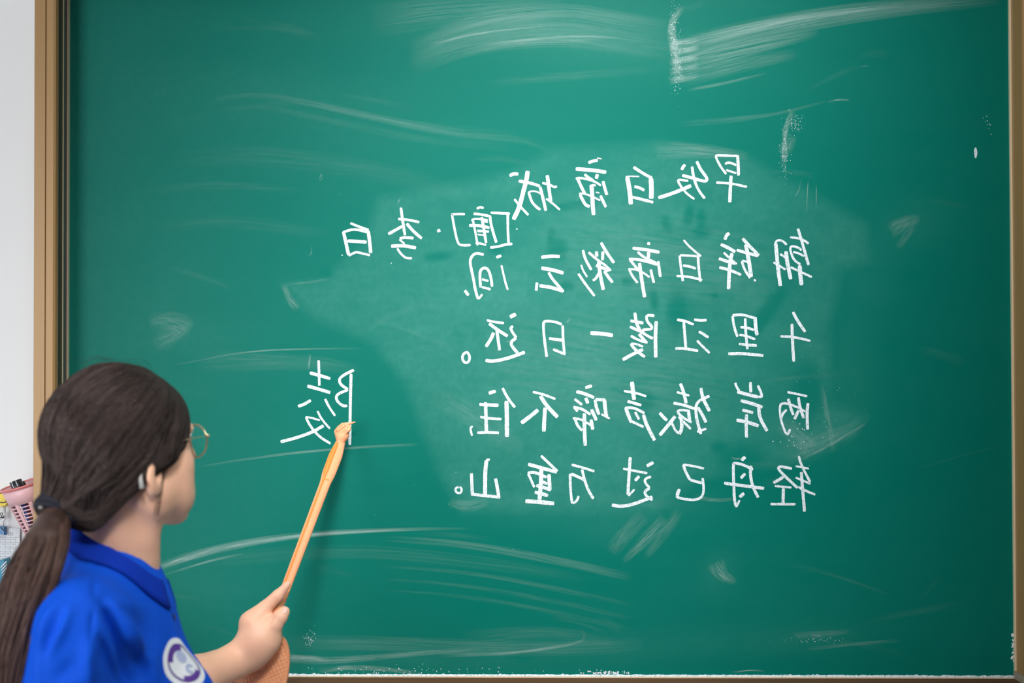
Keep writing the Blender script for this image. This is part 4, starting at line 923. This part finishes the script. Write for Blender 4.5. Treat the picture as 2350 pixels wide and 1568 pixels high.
# ---- trousers and shoes (below the frame)
fd = Field((-0.82, -0.98, 0.03), (-0.34, -0.38, 0.98), 0.008)
hipc = Vector((NB.x, NB.y, 0.86)); R3 = TRm
fd.ell(hipc, (0.105, 0.155, 0.13), R3, 0.03)
for s in (1, -1):
    hp = hipc+TLt*0.08*s+Vector((0, 0, -0.04)); kn = Vector((hp.x+0.012, hp.y, 0.46)); an = Vector((hp.x, hp.y, 0.09))
    fd.chain([hp, kn, an], [0.078, 0.058, 0.046], 0.03, 0.01)
P, Fa = fd.mesh(); np_part('trousers', relax(P, Fa, 1), Fa, M_trouser, person)
for s in (1, -1):
    fd = Field(hipc+TLt*0.08*s+Vector((-0.12, -0.1, -0.87)), hipc+TLt*0.08*s+Vector((0.22, 0.1, -0.70)), 0.005)
    b0 = Vector((hipc.x, hipc.y, 0))+TLt*0.08*s
    fd.cap(b0+TF*-0.03+Vector((0, 0, 0.032)), b0+TF*0.13+Vector((0, 0, 0.028)), 0.034, 0.030, 0.01); fd.cap(b0+Vector((0, 0, 0.03)), b0+Vector((0, 0, 0.10)), 0.036, 0.042, 0.02)
    P, Fa = fd.mesh(); P[:, 2] = np.maximum(P[:, 2], 0.0); np_part('shoe', P, Fa, M_shoe, person)

# ================================================================== EYEGLASSES
gl = thing('eyeglasses', 'thin gold wire eyeglasses with a round lens in front of the face', 'glasses', tuple(head(0.105, 0, 0)))
def ring_pts(l0, r_, n=32):
    return [head(0.099-0.10*(abs(l0+r_*math.cos(t)))**1.2*0.3, l0+r_*math.cos(t), -0.006+r_*0.94*math.sin(t)) for t in np.linspace(0, 2*math.pi, n)]
for s in (1, -1):
    rp = ring_pts(0.033*s, 0.0255); V, Fc = tube(rp, 0.0013, 8, False); rm = part('lens_rim', V, Fc, M_wire, gl, True)
    c = head(0.0985, 0.033*s, -0.006); V = [c+HF*0.0008, c-HF*0.0008]; Fc = []; nn = len(rp)
    V += [p+HF*0.0008 for p in rp]+[p-HF*0.0008 for p in rp]
    for i in range(nn-1): Fc += [(0, 2+i, 3+i), (1, 3+nn+i, 2+nn+i), (2+i, 2+nn+i, 3+nn+i, 3+i)]
    part('lens', V, Fc, M_lens, rm, True)
    V, Fc = tube([head(0.0960, 0.0585*s, 0.002), head(0.092, 0.066*s, 0.003), head(0.070, 0.0725*s, 0.002), head(0.0, 0.0785*s, -0.004), head(-0.022, 0.080*s, -0.012)], 0.0007, 6)
    tm = part('temple_arm', V, Fc, M_wire, gl, True)
    V, Fc = tube([head(-0.022, 0.078*s, -0.012), head(-0.036, 0.076*s, -0.030), head(-0.040, 0.080*s, -0.050), head(-0.040, 0.0835*s, -0.063)], [0.002, 0.002, 0.0026, 0.0038], 8)
    part('temple_tip', V, Fc, M_clear, tm, True, 'translucent white temple tip')
    V, Fc = tube([head(0.098, 0.0585*s, 0.003), head(0.095, 0.064*s, 0.003), head(0.092, 0.066*s, 0.003)], [0.0022, 0.0028, 0.002], 8); part('hinge', V, Fc, M_wire, gl, True)
V, Fc = tube([head(0.099, -0.0085, 0.000), head(0.104, 0, 0.003), head(0.099, 0.0085, 0.000)], 0.0013, 6); part('bridge', V, Fc, M_wire, gl, True)

# ================================================================== POINTER
tipP = W(783, 1012, 2.675); gripP = W(641, 1390, 2.418); lowP = W(604, 1500, 2.408)
ptr = thing('hand_pointer', 'orange plastic pointer stick with a small pointing hand at its tip', 'pointer', tuple(gripP))
ax = (tipP-gripP).normalized(); side_v = ax.cross(FWD).normalized(); face = side_v.cross(ax).normalized()
if face.dot(FWD) > 0: face = -face            # towards the camera
if side_v.dot(RGT) < 0: side_v = -side_v
L = (tipP-gripP).length
def shaft(s0, s1, wf, nm, mt, groove=0.0022, n=40):
    V = []; Fc = []; m = 16
    for i in range(n+1):
        s = s0+(s1-s0)*i/n; w_ = wf(s); c = gripP+ax*s
        for k in range(m):
            t = 2*math.pi*k/m; x = math.cos(t); y = math.sin(t)
            g = groove*math.exp(-((x+0.42)/0.30)**2)*(1 if y > 0 else 0)*min(1, max(0, (w_/0.007)))
            V.append(c+side_v*(x*w_)+face*(y*0.0058-g))
    for i in range(n):
        for k in range(m): Fc.append((i*m+k, i*m+(k+1) % m, (i+1)*m+(k+1) % m, (i+1)*m+k))
    Fc += [tuple(range(m))[::-1], tuple(n*m+k for k in range(m))]
    return part(nm, V, Fc, mt, ptr, True)
def wf(s):
    u = s/L
    return float(np.interp(u, [-0.2, 0.0, 0.1, 0.72, 0.78, 0.90, 0.96, 1.0], [0.0085, 0.0082, 0.0085, 0.0100, 0.0125, 0.0130, 0.0105, 0.0085]))
sf = shaft(0.0, L, wf, 'shaft', M_orange)
# recessed darker channel along the left of the shaft
V = []; Fc = []; n = 40
for i in range(n+1):
    s = L*(0.02+0.955*i/n); w_ = wf(s); c = gripP+ax*s; wd = 0.16+0.24*float(np.interp(s/L, [0, .74, .8, .93, .98], [0, .0, 1, 1, .0]))
    for q in (-0.5-wd, -0.5+wd): V.append(c+side_v*(w_*q)+face*(0.0042+0.0004))
    for q in (-0.5-wd, -0.5+wd): V.append(c+side_v*(w_*q)+face*0.0030)
for i in range(n): a = i*4; Fc += [(a, a+1, a+5, a+4), (a+2, a+6, a+7, a+3), (a, a+4, a+6, a+2), (a+1, a+3, a+7, a+5)]
part('channel', V, Fc, M_orange2, sf, True, 'darker orange channel down the shaft')
jp = gripP+ax*(L*0.735); V, Fc = tube([jp-ax*0.0012, jp+ax*0.0012], 0.0078, 16)
V = [jp+side_v*((p-jp).dot(side_v)*1.15)+face*((p-jp).dot(face)*0.80)+ax*(p-jp).dot(ax) for p in V]; part('joint_ring', V, Fc, M_orange2, sf, True)
# little pointing hand
fd = Field(W(785, 990, 2.68)-Vector((0.05, 0.05, 0.05)), W(785, 990, 2.68)+Vector((0.06, 0.04, 0.05)), 0.0012)
HD = 2.675
fd.cap(tipP-ax*0.004, W(786, 1003, HD), 0.0080, 0.0085, 0.002)
fd.cap(W(783, 1003, HD), W(788, 1001, HD), 0.0110, 0.0105, 0.003)
fd.ell(W(783, 992, HD), (0.0135, 0.0075, 0.0105), None, 0.003); fd.ell(W(788, 984, HD), (0.0125, 0.0070, 0.0090), None, 0.003)
for i, (x, y) in enumerate(((776, 988), (782, 994), (788, 997))): fd.cap(W(x, y, HD-0.006), W(x+13, y-10, HD-0.006), 0.0034, 0.0034, 0.0015)
fd.cap(W(786, 976, HD), W(800, 973, HD), 0.0045, 0.0036, 0.002); fd.cap(W(800, 973, HD), W(815, 969, HD+0.004), 0.0034, 0.0014, 0.001)
fd.cap(W(797, 991, HD), W(803, 981, HD-0.003), 0.0042, 0.0030, 0.002)
P, Fa = fd.mesh(); np_part('hand_tip', relax(P, Fa, 1), Fa, M_orange, ptr, 'small pointing hand')
# lower end: handle and wide dimpled paddle
V, Fc = tube([gripP+ax*0.004, gripP-ax*0.03, lowP, W(600, 1535, 2.41)], [0.0082, 0.0085, 0.0080, 0.008], 14); part('handle', V, Fc, M_orange, ptr, True)
pc = W(596, 1572, 2.412); pax = (W(640, 1468, 2.412)-pc).normalized(); psd = pax.cross(FWD).normalized()
if psd.dot(RGT) < 0: psd = -psd
pn = psd.cross(pax).normalized(); pn = pn if pn.dot(FWD) < 0 else -pn
la, lb = 0.088, 0.041; V = []; Fc = []; NR, NT = 22, 72
def pad(r_, t, th):
    x = math.cos(t)*r_; y = math.sin(t)*r_; sx = x*lb*(1-0.10*y); sy = y*la
    bow = -0.010*(x*x)-0.004*y*y
    gx = (sx/0.0044); gy = (sy/0.0044)
    bmp = 0.0009*max(0, math.cos(math.pi*2*gx*0.5)*math.cos(math.pi*2*gy*0.5))**1 if r_ < 0.93 else 0.0012
    return pc+psd*sx+pax*sy+pn*(bow+th+(bmp if th > 0 else 0))
gr = 110; idx = {}
fdv = []; xs = np.linspace(-1, 1, 90); ys = np.linspace(-1, 1, 180)
for i, x in enumerate(xs):
    for j, y in enumerate(ys):
        if x*x+y*y <= 1.0:
            idx[i, j] = len(V); rr_ = math.hypot(x, y); V.append(pad(rr_, math.atan2(y, x), 0.0018))
for (i, j), a in list(idx.items()):
    if (i+1, j) in idx and (i, j+1) in idx and (i+1, j+1) in idx: Fc.append((a, idx[i+1, j], idx[i+1, j+1], idx[i, j+1]))
b0 = len(V); nn = 90
for rr_, th in ((1.012, 0.0022), (1.03, 0.0), (1.012, -0.0022), (0.6, -0.0022), (0.02, -0.0022)):
    for k in range(nn): V.append(pad(rr_, 2*math.pi*k/nn, th))
for q in range(4):
    for k in range(nn): Fc.append((b0+q*nn+k, b0+q*nn+(k+1) % nn, b0+(q+1)*nn+(k+1) % nn, b0+(q+1)*nn+k))
for k in range(nn): pass
# join the dimpled face to the rim
ri = len(V)
for rr_, th in ((0.975, 0.0012), (1.012, 0.0022)):
    for k in range(nn): V.append(pad(rr_, 2*math.pi*k/nn, th))
for k in range(nn): Fc.append((ri+k, ri+(k+1) % nn, ri+nn+(k+1) % nn, ri+nn+k))
part('paddle', V, Fc, M_orange, ptr, True, 'wide dimpled orange paddle end')

# ================================================================== THINGS ON THE WALL AT LEFT
YF = 0.045   # in front of the wall
def lathe_ring(axis_o, ax_, rfun, t0, t1, n=28, m=2, th=0.0012):
    a = ax_.orthogonal().normalized(); bq = ax_.cross(a); V = []; Fc = []
    for j in range(m+1):
        t = t0+(t1-t0)*j/m; r_ = rfun(t)
        for k in range(n): ph = 2*math.pi*k/n; V.append(axis_o+ax_*t+(a*math.cos(ph)+bq*math.sin(ph))*r_)
    for j in range(m, -1, -1):
        t = t0+(t1-t0)*j/m; r_ = rfun(t)-th
        for k in range(n): ph = 2*math.pi*k/n; V.append(axis_o+ax_*t+(a*math.cos(ph)+bq*math.sin(ph))*r_)
    rows_ = 2*(m+1)
    for j in range(rows_):
        j2 = (j+1) % rows_
        for k in range(n): k2 = (k+1) % n; Fc.append((j*n+k, j*n+k2, j2*n+k2, j2*n+k))
    return V, Fc
bo = B(56, 1110, YF); bx = (B(92, 1225, YF+0.012)-bo).normalized(); BH = 0.112
rf = lambda t: 0.0455-(0.0455-0.024)*t/BH
bas = thing('pen_basket', 'slotted pink plastic pen basket hanging on the wall beside the frame', 'basket', tuple(bo+bx*BH))
V, Fc = lathe_ring(bo, bx, rf, 0.002, 0.034); part('rim_band', V, Fc, M_pink, bas, True)
V, Fc = lathe_ring(bo, bx, lambda t: rf(t)+0.0022, -0.001, 0.0035, th=0.003); part('rim', V, Fc, M_pinkd, bas, True)
for j in range(9):
    t = 0.0385+j*0.0074; V, Fc = lathe_ring(bo, bx, rf, t, t+0.0026, m=1); part('slot_ring', V, Fc, M_pink, bas, True)
a = bx.orthogonal().normalized(); bq = bx.cross(a)
for k in range(9):
    ph = 2*math.pi*(k+0.35)/9; V = []; Fc = []
    for t in (0.033, BH-0.004):
        for dph, dr in ((-0.10, 0.0004), (0.10, 0.0004), (0.10, -0.0018), (-0.10, -0.0018)): V.append(bo+bx*t+(a*math.cos(ph+dph)+bq*math.sin(ph+dph))*(rf(t)+dr))
    Fc = [(0, 1, 5, 4), (1, 2, 6, 5), (2, 3, 7, 6), (3, 0, 4, 7), (3, 2, 1, 0), (4, 5, 6, 7)]; part('slot_post', V, Fc, M_pink, bas)
V, Fc = lathe_ring(bo, bx, rf, BH-0.006, BH, m=1); part('foot_ring', V, Fc, M_pink, bas, True)
V, Fc = tube([bo+bx*(BH-0.003), bo+bx*BH], 0.0235, 24); part('base_plate', V, Fc, M_pink, bas)
# pens standing in it
def pen(x, y, dx, mt, capm, label, dy=0.0, group=None, L_=None):
    base = bo+bx*(BH-0.006)+a*dx+bq*dy; top = B(x, y, YF+dy); d = (top-base).normalized(); L_ = (top-base).length
    o = thing('marker_pen', label, 'pen', tuple(base), group)
    V, Fc = tube([base, base+d*(L_-0.03)], 0.0072, 14); part('barrel', V, Fc, mt, o, True)
    V, Fc = tube([base+d*(L_-0.03), base+d*(L_-0.002), base+d*L_], [0.0080, 0.0080, 0.0070], 14); part('cap', V, Fc, capm, o, True)
    return o, base, d, L_
o, base, d, LL = pen(35, 1103, 0.007, M_bluem, M_black, 'thick black-capped marker with white stripes, standing highest in the basket')
sd = d.cross(FWD).normalized(); ft_ = sd.cross(d); ft_ = ft_ if ft_.dot(FWD) < 0 else -ft_
V, Fc = tube([base+d*(LL-0.03), base+d*(LL-0.0005)], 0.0118, 16); part('wide_cap', V, Fc, M_black, o, True)
for sx in (-0.0045, 0.004):
    c = base+d*(LL-0.006)+sd*sx+ft_*0.0113; V, Fc = tube([c-d*0.006, c+d*0.0055], 0.0008, 5); part('stripe', V, Fc, M_white, o)
pen(47, 1107, -0.010, M_redm, M_black, 'dark marker leaning behind the striped one in the basket', 0.012)
pen(62, 1118, 0.012, M_redm, M_redm, 'dark red pen low at the right inside the pink basket', -0.004)
pen(30, 1128, -0.013, M_bluem, M_bluem, 'blue pen low at the left inside the pink basket', -0.0095)
pen(48, 1124, 0.003, M_bluem, M_bluem, 'blue pen at the back inside the pink basket', 0.014)
# hook the basket to the wall
V, Fc = tube([bo+bx*0.01+Vector((0, 0.044, 0)), Vector((bo.x, YW, bo.z-0.01))], 0.004, 8); part('hanger', V, Fc, M_pink, bas)

def slab(pts, y, th, bev=0.0):
    f_ = [B(x, yy, y) for x, yy in pts]; n = len(f_); c = sum(f_, Vector((0, 0, 0)))/n
    V = [c+(p-c)*(1-bev)+Vector((0, -th/2, 0)) for p in f_]+list(f_)+[p+Vector((0, th/2, 0)) for p in f_]
    Fc = [tuple(range(n)), tuple(range(2*n, 3*n))[::-1]]
    for q in (0, n):
        for i in range(n): Fc.append((q+i, q+n+i, q+n+(i+1) % n, q+(i+1) % n))
    return V, Fc
YC = 0.086
sm = thing('smiley_clip', 'yellow smiling clip on the wall left of the basket', 'clip', tuple(B(0, 1150, YC)))
pts = [(-20, 1128), (-2, 1128), (8, 1129), (14, 1142), (19, 1156), (15, 1162), (4, 1164), (-10, 1162), (-24, 1158)]
V, Fc = slab(pts, YC, 0.010, 0.1); part('plate', V, Fc, M_yellow, sm)
V, Fc = tube([B(x, y, YC-0.0058) for x, y in ((-12, 1146), (-4, 1152), (4, 1154), (12, 1153), (16, 1151))], 0.0009, 6); part('smile', V, Fc, M_black, sm, True)
V, Fc = tube([B(2, 1132, YC-0.0046), B(2, 1132, YC-0.0064)], 0.0016, 10); part('eye_dot', V, Fc, M_black, sm)
for x in (9, 12): V, Fc = tube([B(x, 1160, YC), B(x+0.5, 1184, YC), B(x-1, 1189, YC)], 0.0008, 6); part('hook_wire', V, Fc, M_steel, sm, True)
bc = thing('wire_clip', 'small dark wire clip hanging under the yellow clip', 'clip', tuple(B(4, 1188, YC)))
V, Fc = tube([B(x, y, YC-0.002) for x, y in ((1, 1179), (5, 1190), (8, 1190), (5, 1177), (1, 1178))], 0.0010, 6); part('loop', V, Fc, M_black, bc, True)
V, Fc = tube([B(x, y, YC-0.001) for x, y in ((0, 1188), (8, 1189))], 0.0010, 6); part('crossbar', V, Fc, M_black, bc, True)
bb_ = thing('binder_clip', 'blue binder clip holding the printed sheet', 'clip', tuple(B(4, 1218, YC)))
V, Fc = slab([(-16, 1207), (14, 1209), (13, 1228), (-16, 1225)], YC, 0.012, 0.12); part('jaw', V, Fc, M_bclip, bb_)
V, Fc = tube([B(x, y, YC-0.002) for x, y in ((-1, 1208), (-3, 1198), (3, 1190), (8, 1190), (11, 1186))], 0.0008, 6); part('wire_handle', V, Fc, M_steel, bb_, True)
V, Fc = tube([B(x, y, YC-0.002) for x, y in ((9, 1208), (7, 1198), (12, 1192), (14, 1188))], 0.0008, 6); part('wire_handle', V, Fc, M_steel, bb_, True)
V, Fc = tube([B(x, y, YC-0.0066) for x, y in ((2, 1211), (8, 1218), (11, 1210))], 0.0010, 6); part('arrow_mark', V, Fc, M_black, bb_, True)
ps = thing('printed_sheet', 'white sheet with a faint ruled table, behind the ponytail', 'paper', tuple(B(10, 1250, YC+0.008)))
V, Fc = slab([(-60, 1209), (46, 1213), (44, 1300), (-60, 1296)], YC+0.008, 0.0006); pp = part('sheet', V, Fc, M_paper, ps)
geo = [tube([B(-58, y, YC+0.0074), B(44, y+2.5, YC+0.0074)], 0.00035, 4) for y in (1232, 1243, 1254, 1265, 1276, 1287)]
geo += [tube([B(x, 1232, YC+0.0074), B(x, 1288, YC+0.0074)], 0.00025, 4) for x in (-40, -20, 0, 12, 24, 36)]
V, Fc = merge(geo); o = part('ruled_lines', V, Fc, M_ink, pp)
geo = []; r = np.random.default_rng(9)
for yy in (1238, 1249, 1260, 1271, 1282):
    for xx in (-30, -10, 4, 16, 28): geo.append(tube([B(xx, yy, YC+0.0073), B(xx+4+3*r.random(), yy+0.3, YC+0.0073)], 0.0006, 4))
for xx in (21, 27): geo.append(tube([B(xx+3*math.cos(t), 1226+3.5*math.sin(t), YC+0.0073) for t in np.linspace(0, 6.2, 9)], 0.0004, 4))
V, Fc = merge(geo); o = part('print_marks', V, Fc, M_ink, pp); o['kind'] = 'stuff'
tb = thing('teal_comb_holder', 'teal plastic holder with pale slanted ribs at the left edge', 'holder', tuple(B(0, 1310, 0.07)))
V, Fc = slab([(-40, 1306), (-10, 1289), (16, 1281), (24, 1300), (16, 1335), (0, 1352), (-40, 1356)], 0.07, 0.03, 0.08); part('shell', V, Fc, M_teal, tb)
for i in range(6):
    x0, y0 = 2+i*1.3, 1303+i*6.5; V, Fc = tube([B(x0, y0, 0.0535), B(x0+13-i*0.6, y0-14+i*0.4, 0.0535)], 0.0013, 6); part('rib', V, Fc, M_white, tb, True)
pg = thing('pale_green_cup', 'pale green cup edge at the very left under the teal holder', 'cup', tuple(B(-20, 1380, 0.07)))
o_, a_ = B(-22, 1342, 0.065), Vector((0, 0, -1)); V, Fc = lathe_ring(o_, a_, lambda t: 0.026-0.06*t, 0.0, 0.07, m=3); part('wall', V, Fc, M_pale, pg, True)
V, Fc = tube([o_+a_*0.068, o_+a_*0.07], 0.0215, 20); part('bottom', V, Fc, M_pale, pg)
